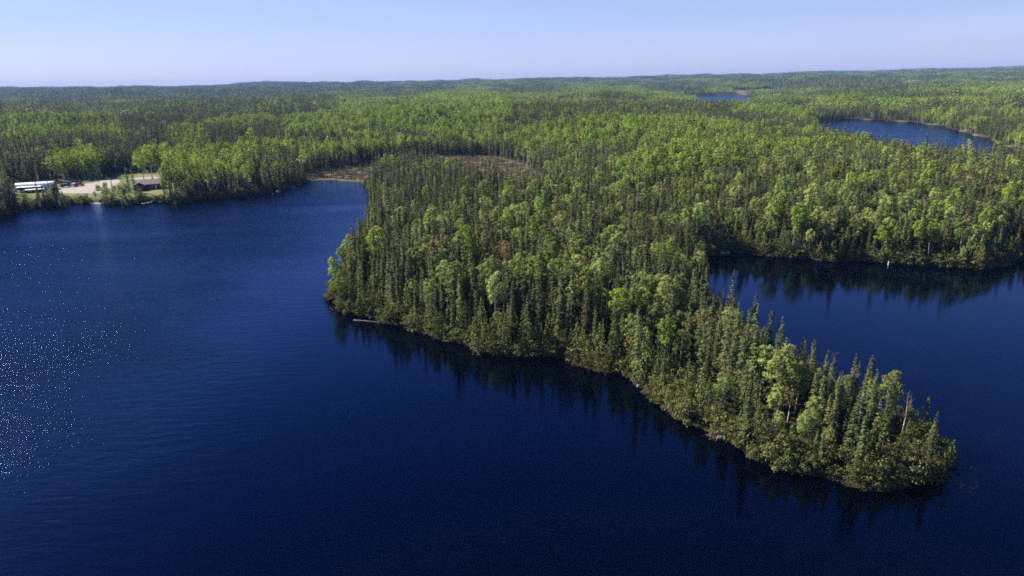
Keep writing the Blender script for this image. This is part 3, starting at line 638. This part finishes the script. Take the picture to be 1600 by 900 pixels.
for si, (kd, nm, lb) in enumerate((('spruce_tree', 'spruce_forest', 'rest of the dark spruces packed over peninsula and mainland'), ('birch_tree', 'birch_forest', 'rest of the pale birches among the spruces'),
                                   ('aspen_tree', 'aspen_forest', 'rest of the bright green aspens nearby'), ('cedar_tree', 'cedar_thicket', 'rest of the bushy cedars along the banks'), ('bare_tree', 'bare_trees', 'rest of the bare grey-brown trees among the evergreens'))):
    m = (sps == si) & ~used & ~far
    if m.any(): instancer(nm, P3[m], rot[m], scl[m], var[m], source_collection(kd), lb)
for sis, kd, nm, lb in (((0, 3, 4), 'mid_spruce', 'distant_spruce_forest', 'dark spruce woods beyond the lake and the bog'), ((1,), 'mid_birch', 'distant_birch_forest', 'pale birch woods beyond the inlet'), ((2,), 'mid_aspen', 'distant_aspen_forest', 'bright green aspen woods beyond the peninsula')):
    m = np.isin(sps, sis) & far & ~used
    if m.any(): instancer(nm, P3[m], rot[m], scl[m], var[m], source_collection(kd), lb)

# far woods: patches of small trees
def patch(kind, seed, wS, wB, wA):
    g = np.random.default_rng(seed); parts = []; mi = []
    mats = [m_spruce, m_birch, m_aspen]
    lows = {0: [spruce(300+j, 12+j, 1.5, step=1.4, k=4, spray=1.6, dead_low=False)[0] for j in range(2)],
            1: [broad(310+j, 12.5, 2.6, n_cl=7, low=.35, leaf=1.3, leaves=9, limbs=False)[0] for j in range(2)],
            2: [broad(320+j, 14, 3.0, n_cl=7, low=.4, leaf=1.4, leaves=9, limbs=False)[0] for j in range(2)]}
    n = 46
    for i in range(n):
        a = i*2.399; r = 21*math.sqrt((i+.5)/n); x, y = r*math.cos(a)+g.normal(0, 1), r*math.sin(a)+g.normal(0, 1)
        s = g.choice(3, p=[wS, wB, wA]); v, f = lows[int(s)][g.integers(0, 2)]; sc = g.uniform(.72, 1.2); th = g.uniform(0, 6.28)
        c, sn = math.cos(th), math.sin(th); v2 = np.stack([v[:, 0]*c-v[:, 1]*sn, v[:, 0]*sn+v[:, 1]*c, v[:, 2]], 1)*sc+np.array([x, y, 0])
        parts.append((v2, f)); mi += [s]*len(f)
    V, Fc = merge(parts)
    me = mesh_np(kind, V, [Fc], mats, mi); KINDS.setdefault(kind, []).append(dict(joined=me, H=14, R=21))
for j in range(3): patch('wood_patch', 200+j, .92, .05, .03)
for j in range(3): patch('wood_patch', 210+j, .10, .15, .75)
for j in range(3): patch('wood_patch', 220+j, .45, .40, .15)
fx, fy = jgrid(-7000, 7000, 600, 7600, 29)
m = wedge(fx, fy, 945, 7600, 43); fx, fy = fx[m], fy[m]
fz, fsd, _, _ = terrain(fx, fy, True)
keep = (fsd > 26) & (sdist(np.stack([fx, fy], 1), far_strip_poly) > 22)
fx, fy, fz = fx[keep], fy[keep], fz[keep]
u, v, zc = proj(fx, fy, fz+12)
t1 = fnoise(fx, fy, 520, 51, 3)+.25*fnoise(fx, fy, 120, 52, 2)+rng.normal(0, .12, len(fx))
t1 += np.where(u < 480, -.6, -.06)
for q in ASPEN_PX: t1[in_px(u, v, q)] += .9
t1[in_px(u, v, DARK_PX[0])] -= 1.6
t1[in_px(u, v, [(1200, 124), (1420, 122), (1420, 146), (1200, 148)])] -= .8
t1[in_px(u, v, [(-50, 140), (480, 140), (560, 160), (440, 182), (190, 176), (-50, 176)])] -= .5
t1 -= np.where(u < 620, .8, .35)*sstep(1900, 3000, zc)
cls = np.where(t1 > .33, 1, np.where(t1 < -.12, 0, 2))
vi = cls*3+rng.integers(0, 3, len(fx))
instancer('far_woods', np.stack([fx, fy, fz-.3], 1), rng.uniform(0, 6.28, len(fx)), rng.uniform(.85, 1.15, len(fx)), vi, source_collection('wood_patch'), 'far boreal woods rolling to the horizon')
# ------------------------------------------------------------------ bushes on the banks
bx, by = jgrid(-330, 330, 50, 480, 1.1); m = wedge(bx, by, 60, 520, 46); bx, by = bx[m], by[m]
bz, bsd, bms, _ = terrain(bx, by, True)
k_ = (bsd > -.15) & (bsd < 3.2) & (rng.random(len(bx)) < .9) & (bms < .3)
k_ &= ~((sdist(np.stack([bx, by], 1), yard_poly) < 0) & (rng.random(len(bx)) < .3))
ramp_xy = P([(137, 322), (146, 298), (160, 298), (160, 322)]); k_ &= ~inside(np.stack([bx, by], 1), ramp_xy)
bx, by, bz = bx[k_], by[k_], bz[k_]; bs = rng.uniform(.4, 1.25, len(bx)); br = rng.uniform(0, 6.28, len(bx)); bv = rng.integers(0, 3, len(bx))
bd = np.hypot(bx, by); order = np.argsort(bd/bs); ub = np.zeros(len(bx), bool)
su, sv, _ = proj(bx, by, bz)
vis = (su > 0) & (su < 1600) & (sv < 905)
# the back shore of the peninsula is hidden: prefer bushes on banks that face the view
zf = terrain(bx*(1-3/bd), by*(1-3/bd)); vis &= zf < .1
sel = [i for i in order if vis[i]][:300]
for i in sel:
    ub[i] = True; place, key = region(bx[i], by[i], su[i], sv[i], 1)
    big = 'large' if bs[i] > .85 else ('small' if bs[i] < .55 else 'middling')
    k = KINDS['alder_bush'][bv[i]]
    e = empty('alder_bush', (bx[i], by[i], max(bz[i], 0)-.08), br[i], bs[i]); tag(e, own_label('leafy shrub at the waterline', bx[i], by[i], big, 'shrub', place), 'bush', f'{big} shrubs at the waterline {place}')
    link('stem', k['trunk'], e); link('foliage', k['crown'], e)
instancer('bank_undergrowth', np.stack([bx, by, np.maximum(bz, 0)-.08], 1)[~ub], br[~ub], bs[~ub], bv[~ub], source_collection('alder_bush'), 'leafy undergrowth along the water and under the trees')

# rusty brush and dead twigs at the foot of the tip
def twig_clump(seed, n, h, r):
    g = np.random.default_rng(seed); parts = []
    for i in range(n):
        b = np.array([g.normal(0, r*.4), g.normal(0, r*.4), 0]); d = g.normal(0, 1, 3); d[2] = abs(d[2])*.8+.25; d /= np.linalg.norm(d)
        l = h*g.uniform(.5, 1.2); parts.append(tube([b, b+d*l*.5, b+d*l+g.normal(0, .12, 3)], [.03, .02, .006], 3))
    return merge(parts)
for j in range(2):
    v_, f_ = twig_clump(400+j, 46, 1.3, 1.3); KINDS.setdefault('bare_brush', []).append(dict(joined=mesh_np('bare_brush', v_, [f_], [m_twig]), H=1, R=1))
v_, f_ = twig_clump(402, 46, 1.0, 1.3); KINDS['bare_brush'].append(dict(joined=mesh_np('rusty_brush', v_, [f_], [m_rust]), H=1, R=1))
m = rng.random(len(bx)) < .45
q_ = np.stack([bx, by, np.maximum(bz, 0)], 1)[m]+rng.normal(0, .5, (m.sum(), 3))*np.array([1, 1, 0])
rv = np.where((su[m] > 1230) & (su[m] < 1330) & (sv[m] > 700), 2, rng.integers(0, 2, m.sum())); rv = np.where(rng.random(m.sum()) < .12, 2, rv)
instancer('shore_brush', q_, rng.uniform(0, 6.28, m.sum()), rng.uniform(.5, 1.3, m.sum()), rv, source_collection('bare_brush'), 'bare grey and rusty brush tangled along the waterline')

# bog sedge
def tuft(seed, mat, n, h, name):
    g = np.random.default_rng(seed); c = np.stack([g.normal(0, .7, n), g.normal(0, .7, n), np.full(n, h*.4)], 1); d = np.stack([g.normal(0, .5, n), g.normal(0, .5, n), np.ones(n)], 1)
    v, f = kites(c, d, g.normal(0, 1, (n, 3)), h*g.uniform(.6, 1.4, n), np.full(n, .16)); KINDS.setdefault('bog_tuft', []).append(dict(joined=mesh_np(name, v, [f], [mat]), H=h, R=1))
tuft(500, m_straw, 30, .6, 'sedge_tuft'); tuft(501, m_twig, 30, .8, 'leatherleaf_tuft'); tuft(502, m_bush, 26, .7, 'green_tuft')
mxp = marsh_polys[0]; ax, ay = jgrid(mxp[:, 0].min(), mxp[:, 0].max(), mxp[:, 1].min(), mxp[:, 1].max(), 1.7)
az_, asd, ams, _ = terrain(ax, ay, True); k_ = (ams > .5) & (asd > .5) & (fnoise(ax, ay, 16, 61) > -.35); ax, ay, az_ = ax[k_], ay[k_], az_[k_]
av = np.clip(np.round(1+1.2*fnoise(ax, ay, 22, 62)+rng.normal(0, .5, len(ax))), 0, 2).astype(int); av = np.where((av == 2) & (rng.random(len(ax)) < .6), 0, av)
instancer('bog_sedge', np.stack([ax, ay, az_], 1), rng.uniform(0, 6.28, len(ax)), rng.uniform(.5, 1.1, len(ax)), av, source_collection('bog_tuft'), 'straw and brown sedge covering the open bog meadow')
k_ = (rng.random(len(ax)) < .05)
instancer('stunted_spruces', np.stack([ax, ay, az_-.1], 1)[k_], rng.uniform(0, 6.28, k_.sum()), rng.uniform(.15, .45, k_.sum()), rng.integers(0, 6, k_.sum()), source_collection('spruce_tree'), 'stunted little spruces dotted over the bog meadow')
# reeds standing in the shallows past the tip
def reeds(cx, cy, n, rx, ry, seed):
    g = np.random.default_rng(seed); parts = []
    for i in range(n):
        x = cx+g.normal(0, rx); y = cy+g.normal(0, ry); h = g.uniform(.1, .4); parts.append(tube([[x, y, -.2], [x+g.normal(0, .12), y+g.normal(0, .12), h]], [.02, .01], 3))
    return merge(parts)
a1 = at(1505, 760); a2 = at(1500, 733)
tag(link('reeds', mesh_np('reeds', *(lambda q: (q[0], [q[1]]))(merge([reeds(a1[0], a1[1], 90, 1.8, .8, 1), reeds(a2[0], a2[1], 40, 1.6, .3, 2)])), [m_bark])), 'thin reeds breaking the surface past the tip of the peninsula', kind='stuff')

# ------------------------------------------------------------------ plain materials
def plain(name, c, rough=.6, metal=0, var=.12, scale=2.0, spec=.4):
    m = ramp_mat(name, tuple(v*(1-var) for v in c), tuple(min(1, v*(1+var)) for v in c), rough=rough, scale=scale, obj=False, spec=spec); m.node_tree.nodes['Principled BSDF'].inputs['Metallic'].default_value = metal; return m
pm_white = plain('white_sheet_metal', (.78, .79, .82), .4); pm_dark = plain('dark_opening', (.03, .028, .03)); pm_brown = plain('brown_siding_and_shed_shade', (.10, .055, .045), .8, scale=6)
pm_roof = plain('brown_shingles', (.17, .12, .12), .85, var=.25, scale=5); pm_glass = plain('window_glass', (.03, .04, .05), .08, spec=.6); pm_trim = plain('white_trim', (.7, .7, .68))
pm_black = plain('black_car_paint', (.012, .014, .02), .25, spec=.6); pm_wcar = plain('white_car_paint', (.75, .76, .78), .25); pm_red = plain('dark_red_car_paint', (.30, .03, .06), .3)
pm_tyre = plain('tyre_rubber', (.02, .02, .02), .9); pm_rim = plain('wheel_rim', (.35, .35, .36), .35, .8); pm_lamp = plain('lamp_lens', (.6, .58, .5), .2); pm_tail = plain('tail_lens', (.4, .02, .02), .25)
pm_gravel = plain('gravel', (.23, .20, .175), .95, var=.25, scale=.5); pm_dock = plain('weathered_dock_boards', (.50, .47, .44), .85, var=.2, scale=5); pm_rock = plain('grey_rock', (.24, .20, .18), .9, var=.35, scale=1.5)
pm_pale = plain('pale_rock', (.42, .36, .32), .9, var=.3, scale=1.5)
def bm_obj(name, fn, mat, parent=None, loc=None, rz=0, bevel=0):
    bm = bmesh.new(); fn(bm)
    if bevel: bmesh.ops.bevel(bm, geom=bm.edges[:], offset=bevel, segments=2, affect='EDGES', profile=.6)
    bmesh.ops.recalc_face_normals(bm, faces=bm.faces)
    me = bpy.data.meshes.new(name); bm.to_mesh(me); bm.free(); me.materials.append(mat)
    o = link(name, me, parent, loc); o.rotation_euler[2] = rz; return o
def box(bm, x0, x1, y0, y1, z0, z1):
    r = bmesh.ops.create_cube(bm, size=1); bmesh.ops.scale(bm, vec=(x1-x0, y1-y0, z1-z0), verts=r['verts']); bmesh.ops.translate(bm, vec=((x0+x1)/2, (y0+y1)/2, (z0+z1)/2), verts=r['verts'])
def prism(bm, prof, y0, y1, taper=0):
    a = [bm.verts.new((x, y0, z)) for x, z in prof]; b = [bm.verts.new((x, y1, z)) for x, z in prof]
    bm.faces.new(a); bm.faces.new(b[::-1]); n = len(prof)
    for i in range(n): bm.faces.new((a[i], a[(i+1) % n], b[(i+1) % n], b[i]))
    return a, b
def bx_(x0, x1, y0, y1, z0, z1): return lambda bm: box(bm, x0, x1, y0, y1, z0, z1)
def face_cam(px): return -math.atan2(at(px, 300)[0], at(px, 300)[1])

# white arched shed with two flat lean-tos
p = at(52, 300, 1.6); t = empty('storage_shed', (p[0], p[1], 1.55), face_cam(52)-.22)
tag(t, 'long white arched metal shed with flat white lean-to roofs on the left shore', 'shed')
def arch(y0, y1, r0_, x0, x1, cap):
    def f(bm):
        n = 14; ring = [[bm.verts.new((x, (y0+y1)/2-math.cos(PI*i/n)*(y1-y0)/2, 1.0+math.sin(PI*i/n)*r0_)) for i in range(n+1)] for x in (x0, x1)]
        for i in range(n): bm.faces.new((ring[0][i], ring[0][i+1], ring[1][i+1], ring[1][i]))
        if cap:
            for rg in ring: bm.faces.new(rg)
    return f
for i in range(6): bm_obj('roof_panel', arch(4.0, 11.0, 3.1+(.03 if i % 2 else 0), -8.5+i*2.83, -8.5+(i+1)*2.83-.03, False), pm_white, t)
bm_obj('end_wall', arch(4.1, 10.9, 2.98, 8.15, 8.35, True), pm_brown, t); bm_obj('end_wall', arch(4.1, 10.9, 2.98, -8.4, -8.2, True), pm_white, t)  # right end: shade away from the sun put into its brown colour
bm_obj('side_wall', bx_(-8.4, 8.3, 4.05, 4.25, 0, 1.0), pm_white, t); bm_obj('side_wall', bx_(-8.4, 8.3, 10.75, 10.95, 0, 1.0), pm_white, t)
bm_obj('door', bx_(8.36, 8.44, 6.2, 8.8, 0, 2.5), pm_white, t)
bm_obj('lean_to_roof', lambda bm: prism(bm, [(-7.2, 2.5), (3.6, 2.55), (3.6, 2.68), (-7.2, 2.63)], .2, 4.0), pm_white, t)
bm_obj('lean_to_roof', lambda bm: prism(bm, [(-3.2, 1.55), (5.2, 1.6), (5.2, 1.72), (-3.2, 1.67)], -3.6, -.6), pm_white, t)
bm_obj('lean_to_wall', bx_(-7.0, 3.4, 3.6, 3.9, 0, 2.5), pm_dark, t)
for x in (-7, -3.5, 0, 3.4): bm_obj('post', bx_(x-.08, x+.08, .4, .56, 0, 2.52), pm_brown, t)
for x in (-3, 1, 5): bm_obj('post', bx_(x-.07, x+.07, -3.4, -3.26, 0, 1.58), pm_brown, t)
for x in (-6.5, -2.6): bm_obj('stored_boat', lambda bm, x=x: prism(bm, [(x, .2), (x+2.6, .2), (x+3.0, .9), (x-.3, .9)], 1.2, 2.4), pm_white, t)

# cottage
p = at(234, 296, 1.6); t = empty('cottage', (p[0], p[1], 1.55), face_cam(234)-.10)
tag(t, 'low brown cottage with a gabled porch above the lawn', 'cottage')
bm_obj('wall', bx_(-6.0, 6.6, .0, 7.0, 0, 2.7), pm_brown, t)
def gable_roof(x0, x1, y0, y1, z0, h, th=.22):
    ym = (y0+y1)/2
    def f(bm):
        for a, b, c, d in ((y0, z0, ym, z0+h), (ym, z0+h, y1, z0)):
            vs_ = [bm.verts.new(q) for q in ((x0, a, b), (x1, a, b), (x1, c, d), (x0, c, d), (x0, a, b+th), (x1, a, b+th), (x1, c, d+th), (x0, c, d+th))]
            for q in ((0, 1, 2, 3), (7, 6, 5, 4), (0, 4, 5, 1), (1, 5, 6, 2), (2, 6, 7, 3), (3, 7, 4, 0)): bm.faces.new([vs_[i] for i in q])
    return f
rf = bm_obj('roof', gable_roof(-6.6, 7.2, -.8, 7.8, 2.55, 2.1), pm_roof, t)
bm_obj('chimney', bx_(1.2, 1.9, 4.6, 5.3, 4.0, 5.5), pm_rock, rf)
for x in (-6.0, 6.5): bm_obj('gable_wall', lambda bm, x=x: [bm.faces.new([bm.verts.new(q) for q in ((x, 0, 2.7), (x, 7, 2.7), (x, 3.5, 4.55))])], pm_brown, t)
def pr(bm):  # porch roof, gable to the lake
    x0, x1, xm = -6.9, -1.3, -4.1
    for a, b, c, d in ((x0, 2.5, xm, 4.1), (xm, 4.1, x1, 2.5)):
        vs_ = [bm.verts.new(q) for q in ((a, -3.4, b), (a, 3.0, b), (c, 3.0, d), (c, -3.4, d), (a, -3.4, b+.2), (a, 3.0, b+.2), (c, 3.0, d+.2), (c, -3.4, d+.2))]
        for q in ((0, 1, 2, 3), (7, 6, 5, 4), (0, 4, 5, 1), (1, 5, 6, 2), (2, 6, 7, 3), (3, 7, 4, 0)): bm.faces.new([vs_[i] for i in q])
bm_obj('porch_roof', pr, pm_roof, t); bm_obj('porch_wall', bx_(-6.4, -1.8, -2.6, -.02, 0, 2.55), pm_brown, t)
for x0, x1, y in ((.2, 1.7, -.06), (4.2, 5.6, -.06), (-5.6, -4.6, -2.66), (-3.7, -2.6, -2.66)):
    wn = bm_obj('window', bx_(x0, x1, y, y+.05, 1.0, 2.1), pm_trim, t); bm_obj('pane', bx_(x0+.1, x1-.1, y-.03, y-.004, 1.1, 2.0), pm_glass, wn)
dr = bm_obj('door', bx_(2.5, 3.4, -.07, -.01, .05, 2.1), pm_trim, t); bm_obj('handle', bx_(3.2, 3.3, -.13, -.08, 1.0, 1.08), pm_rim, dr)

# driveway, ramp and path, on the level yard
def sheet(name, px, mat, z, label):
    q = np.array([at(a, b, z) for a, b in px]); bm = bmesh.new(); bm.faces.new([bm.verts.new(v) for v in q]); bmesh.ops.triangulate(bm, faces=bm.faces[:])
    me = bpy.data.meshes.new(name); bm.to_mesh(me); bm.free(); me.materials.append(mat); 
    if me.polygons and me.polygons[0].normal.z < 0: me.flip_normals()
    tag(link(name, me), label, kind='structure')
sheet('driveway', [(84, 302), (92, 293), (128, 288), (150, 285), (170, 280), (186, 278.5), (188, 283), (180, 290), (165, 297), (162, 302), (128, 302)], pm_gravel, 1.635, 'pale gravel driveway with room for cars')
sheet('path', [(205, 281), (212, 277.5), (240, 276), (266, 279), (262, 281), (240, 279.5), (216, 281)], pm_gravel, 1.64, 'gravel path behind the cottage')
ra = [at(a, b, z_) for a, b, z_ in ((144, 301, 1.66), (161, 301, 1.66), (158, 316, .45), (140, 316, .45), (140, 319.5, -.15), (157, 319.5, -.15))]
rme = mesh_np('boat_ramp', np.array([ra[0], ra[1], ra[2], ra[3], ra[5], ra[4]]), [np.array([[0, 3, 2, 1], [3, 5, 4, 2]])], [pm_gravel]); rme2 = rme
tag(link('boat_ramp', rme), 'gravel boat ramp running down to the lake', kind='structure')

# vehicles
def vehicle(name, kind, px, py, rz, paint, label, cat):
    p = at(px, py, 1.65); t = empty(name, (p[0], p[1], 1.64), rz); tag(t, label, cat)
    Lh = 2.45
    if kind == 'suv': prof = [(-Lh, .45), (Lh, .42), (Lh, .85), (1.1, 1.08), (-Lh, 1.1)]; cabp = [(-2.35, 1.09), (1.25, 1.06), (.45, 1.72), (-2.1, 1.76)]
    elif kind == 'pickup': prof = [(-2.7, .5), (2.6, .48), (2.6, .95), (1.3, 1.12), (-2.7, 1.12)]; cabp = [(-.7, 1.11), (1.5, 1.09), (.8, 1.78), (-.5, 1.8)]
    else: prof = [(-2.2, .4), (2.2, .38), (2.2, .75), (1.2, .95), (-2.2, 1.0)]; cabp = [(-2.0, .98), (1.4, .93), (.5, 1.48), (-1.3, 1.5)]
    bm_obj('body', lambda bm: prism(bm, prof, -.93, .93), paint, t, bevel=.07)
    cb = bm_obj('cabin', lambda bm: prism(bm, cabp, -.8, .8), paint, t, bevel=.06)
    x0, x1 = cabp[0][0]+.25, cabp[1][0]-.35; zt = cabp[2][1]-.14; zb = cabp[0][1]+.06; xm = (x0+x1)/2
    for y in (-.83, .81):
        for a, b in ((x0, xm-.05), (xm+.05, x1)): bm_obj('window', lambda bm: prism(bm, [(a, zb), (b, zb), (b-.25*(b == x1), zt), (a+.1*(a == x0), zt)], y, y+.02), pm_glass, cb)
    bm_obj('windscreen', lambda bm: prism(bm, [(cabp[1][0]-.06, cabp[1][1]+.06), (cabp[1][0]+.0, cabp[1][1]+.06), (cabp[2][0]+.08, cabp[2][1]-.08), (cabp[2][0]+.02, cabp[2][1]-.08)], -.68, .68), pm_glass, cb)
    if kind == 'pickup': bm_obj('cargo_bed', bx_(-2.6, -.8, -.78, .78, 1.1, 1.14), pm_dark, t)
    for x in (prof[0][0]+.95, prof[1][0]-.9):
        for y in (-.95, .75):
            def wh(bm, r_=.37, w_=.2):
                bmesh.ops.create_cone(bm, cap_ends=True, segments=16, radius1=r_, radius2=r_, depth=w_, matrix=Matrix.Rotation(PI/2, 4, 'X'))
            wl = bm_obj('wheel', wh, pm_tyre, t, (x, y+.1, .37)); bm_obj('rim', lambda bm: wh(bm, .22, .22), pm_rim, wl)
    for y in (-.75, .45):
        bm_obj('headlight', bx_(prof[1][0]-.03, prof[1][0]+.03, y, y+.3, .62, .78), pm_lamp, t); bm_obj('tail_light', bx_(prof[0][0]-.03, prof[0][0]+.03, y, y+.3, .75, .95), pm_tail, t)
vehicle('parked_suv', 'suv', 103, 292.5, face_cam(103)+.15, pm_black, 'black sport utility car parked nearest the white shed', 'car')
vehicle('parked_car', 'car', 109, 289.5, face_cam(109)+2.9, pm_black, 'second dark car, half hidden behind the black sport utility car', 'car')
vehicle('parked_van', 'suv', 117, 291, face_cam(117)+1.1, pm_wcar, 'white car parked between the black cars and the red pickup', 'car')
vehicle('pickup_truck', 'pickup', 123.5, 290.5, face_cam(123)+.5, pm_red, 'dark red pickup truck at the end of the parked row', 'pickup truck')

# dock
p = at(229, 318.5, 0); t = empty('dock', (p[0], p[1], 0), face_cam(229)+.75); tag(t, 'pale bent wooden dock on the water below the cottage', 'dock')
dk = bpy.data.meshes.new('plank'); bm = bmesh.new(); box(bm, -.17, .17, -.8, .8, .42, .48); bm.to_mesh(dk); bm.free(); dk.materials.append(pm_dock)
for i in range(14): o = link('plank', dk, t, (-2.5+i*.38, 0, 0))
for i in range(8): o = link('plank', dk, t, (3.0+i*.28, .6+i*.25, .004)); o.rotation_euler[2] = .7
for x, y in ((-2.4, -.7), (-2.4, .7), (0, -.7), (0, .7), (2.4, -.7), (2.4, .7)): bm_obj('post', bx_(x-.07, x+.07, y-.07, y+.07, -1.2, .55 if x < 0 else .4), m_twig, t)

# rocks
def rock_mesh(seed):
    g = np.random.default_rng(seed); bm = bmesh.new(); bmesh.ops.create_icosphere(bm, subdivisions=2, radius=1)
    cuts = g.normal(0, 1, (7, 3)); cuts /= np.linalg.norm(cuts, axis=1, keepdims=True)
    for v in bm.verts:
        c_ = np.array(v.co)
        for n_ in cuts:
            d_ = c_@n_-.72
            if d_ > 0: c_ = c_-n_*d_
        v.co = c_*np.array([1, .8, .55])
    me = bpy.data.meshes.new('rock'); bm.to_mesh(me); bm.free(); return me
rocks = [rock_mesh(i) for i in range(4)]
for r_ in rocks: r_.materials.append(pm_rock)
prs = [rock_mesh(10+i) for i in range(3)]
for r_ in prs: r_.materials.append(pm_pale)
def rock(px, py, s, label, pale, group=None, z=.1):
    p = at(px, py, z); o = link('boulder', (prs[int(px) % 3] if pale else rocks[int(px*3) % 4]), None, (p[0], p[1], z)); o.scale = (s, s, s); o.rotation_euler = (0, 0, px)
    tag(o, label, 'rock', group)
g = np.random.default_rng(5)
for i in range(16): rock(g.uniform(240, 268), g.uniform(309, 316), g.uniform(.5, 1.1), 'reddish grey boulder heaped on the bank below the cottage', False, 'boulders below the cottage', .35)
for i in range(14): rock(428+i*3.2+g.uniform(-2, 2), 302-i*1.15+g.uniform(-3, .5), g.uniform(.5, 1.3), 'pale boulder along the rocky bank beside the bog beach', True, 'pale boulders beside the bog beach', .2)
rock(1281, 405, 1.1, 'pale pinkish boulder at the waterline across the inlet', True, None, .2)
rock(1128, 396, 1.2, 'flat reddish rock slab at the left end of the inlet', False); rock(1137, 395, .9, 'smaller reddish rock just right of the flat slab in the inlet', False)
rock(1196, 716, .45, 'grey boulder at the foot of the slanting fallen trunk', False)
for a, b in ((938, 577), (1000, 603), (775, 551), (1125, 684), (1066, 649), (600, 502), (580, 496), (1400, 409)): rock(a, b, g.uniform(.4, .8), 'small grey stone at the foot of the trees on the shore', False, 'small shore stones')

# driftwood and fallen trunks
def log(name, a, b, za, zb, r, label, seed, mat=m_dead, stubs=4):
    g = np.random.default_rng(seed); A = at(*a, 0); B = at(*b, 0); A[2] = za; B[2] = zb; M_ = (A+B)/2+np.array([g.normal(0, .15), g.normal(0, .15), .03])
    t = empty(name, A); t.rotation_euler = (0, 0, 0); tag(t, label, 'log')
    v, f = tube([A*0, M_-A, B-A], [r, r*.75, r*.35], 7); link('trunk', mesh_np('log_trunk', v, [f], [mat]), t)
    for q in range(stubs):
        k_ = g.uniform(.2, .9); s0 = (B-A)*k_; v, f = tube([s0, s0+g.normal(0, .5, 3)*np.array([1, 1, .4])+np.array([0, 0, .35])], [r*.4, .01], 4); link('branch', mesh_np('log_branch', v, [f], [mat]), t)
log('driftwood_log', (552, 501), (590, 504), .1, .1, .11, 'pale driftwood log floating out from the western corner, left one', 1)
log('driftwood_log', (600, 504), (626, 509), .1, .1, .10, 'pale driftwood log lying at the waterline, right of the floating one', 2)
log('driftwood_log', (560, 492), (572, 487), .15, .5, .14, 'short whitened log on the bank above the floating log', 3)
log('fallen_trunk', (1196, 724), (1208, 694), .1, 3.1, .13, 'bare pale trunk slanting from the water up against the bank', 4, stubs=2)
log('fallen_trunk', (742, 549), (752, 556), .6, -.1, .1, 'pale dead stem tipped into the water left of mid-shore', 5)
log('fallen_trunk', (800, 551), (812, 560), .6, -.1, .1, 'pale splayed dead stem at the water below the tall middle spruces', 6)
log('driftwood_log', (1215, 727), (1236, 735), .12, .2, .12, 'grey branchy log along the water right of the slanting trunk', 8, stubs=7)
log('driftwood_log', (1300, 745), (1322, 755), .12, .2, .1, 'grey twiggy log under the tip of the peninsula', 9, stubs=8)
log('fallen_trunk', (512, 470), (528, 462), .1, .9, .12, 'dark branchy dead tree reaching into the water at the western corner', 10, m_twig, 8)
log('fallen_trunk', (570, 352), (583, 350), .1, .8, .12, 'bare branchy trunk over the water high on the western shore', 11, m_twig, 8)
p = at(1388, 414, 0); t = empty('marker_post', (p[0], p[1], -.4)); tag(t, 'short white post standing in the water across the inlet', 'post')
bm_obj('shaft', lambda bm: bmesh.ops.create_cone(bm, cap_ends=True, segments=10, radius1=.2, radius2=.12, depth=1.3, matrix=Matrix.Translation((0, 0, .65))), pm_trim, t)
bm_obj('cap', lambda bm: bmesh.ops.create_cone(bm, cap_ends=True, segments=10, radius1=.14, radius2=.04, depth=.2, matrix=Matrix.Translation((0, 0, 1.4))), pm_trim, t)

# ------------------------------------------------------------------ air
hz = bpy.data.materials.new('haze'); hz.use_nodes = True; t_ = hz.node_tree; t_.nodes.remove(t_.nodes['Principled BSDF'])
pv = t_.nodes.new('ShaderNodeVolumePrincipled'); pv.inputs['Color'].default_value = (.20, .36, .80, 1); pv.inputs['Density'].default_value = 0.00006; pv.inputs['Anisotropy'].default_value = 0
t_.links.new(pv.outputs[0], t_.nodes['Material Output'].inputs['Volume'])
bm = bmesh.new(); box(bm, -9600, 9600, -2300, 9900, -6, 150); me = bpy.data.meshes.new('haze'); bm.to_mesh(me); bm.free(); me.materials.append(hz)
tag(link('haze', me), 'thin bluish air over the far woods', kind='stuff')

print('trees', N, 'patches', len(fx), 'used', used.sum())
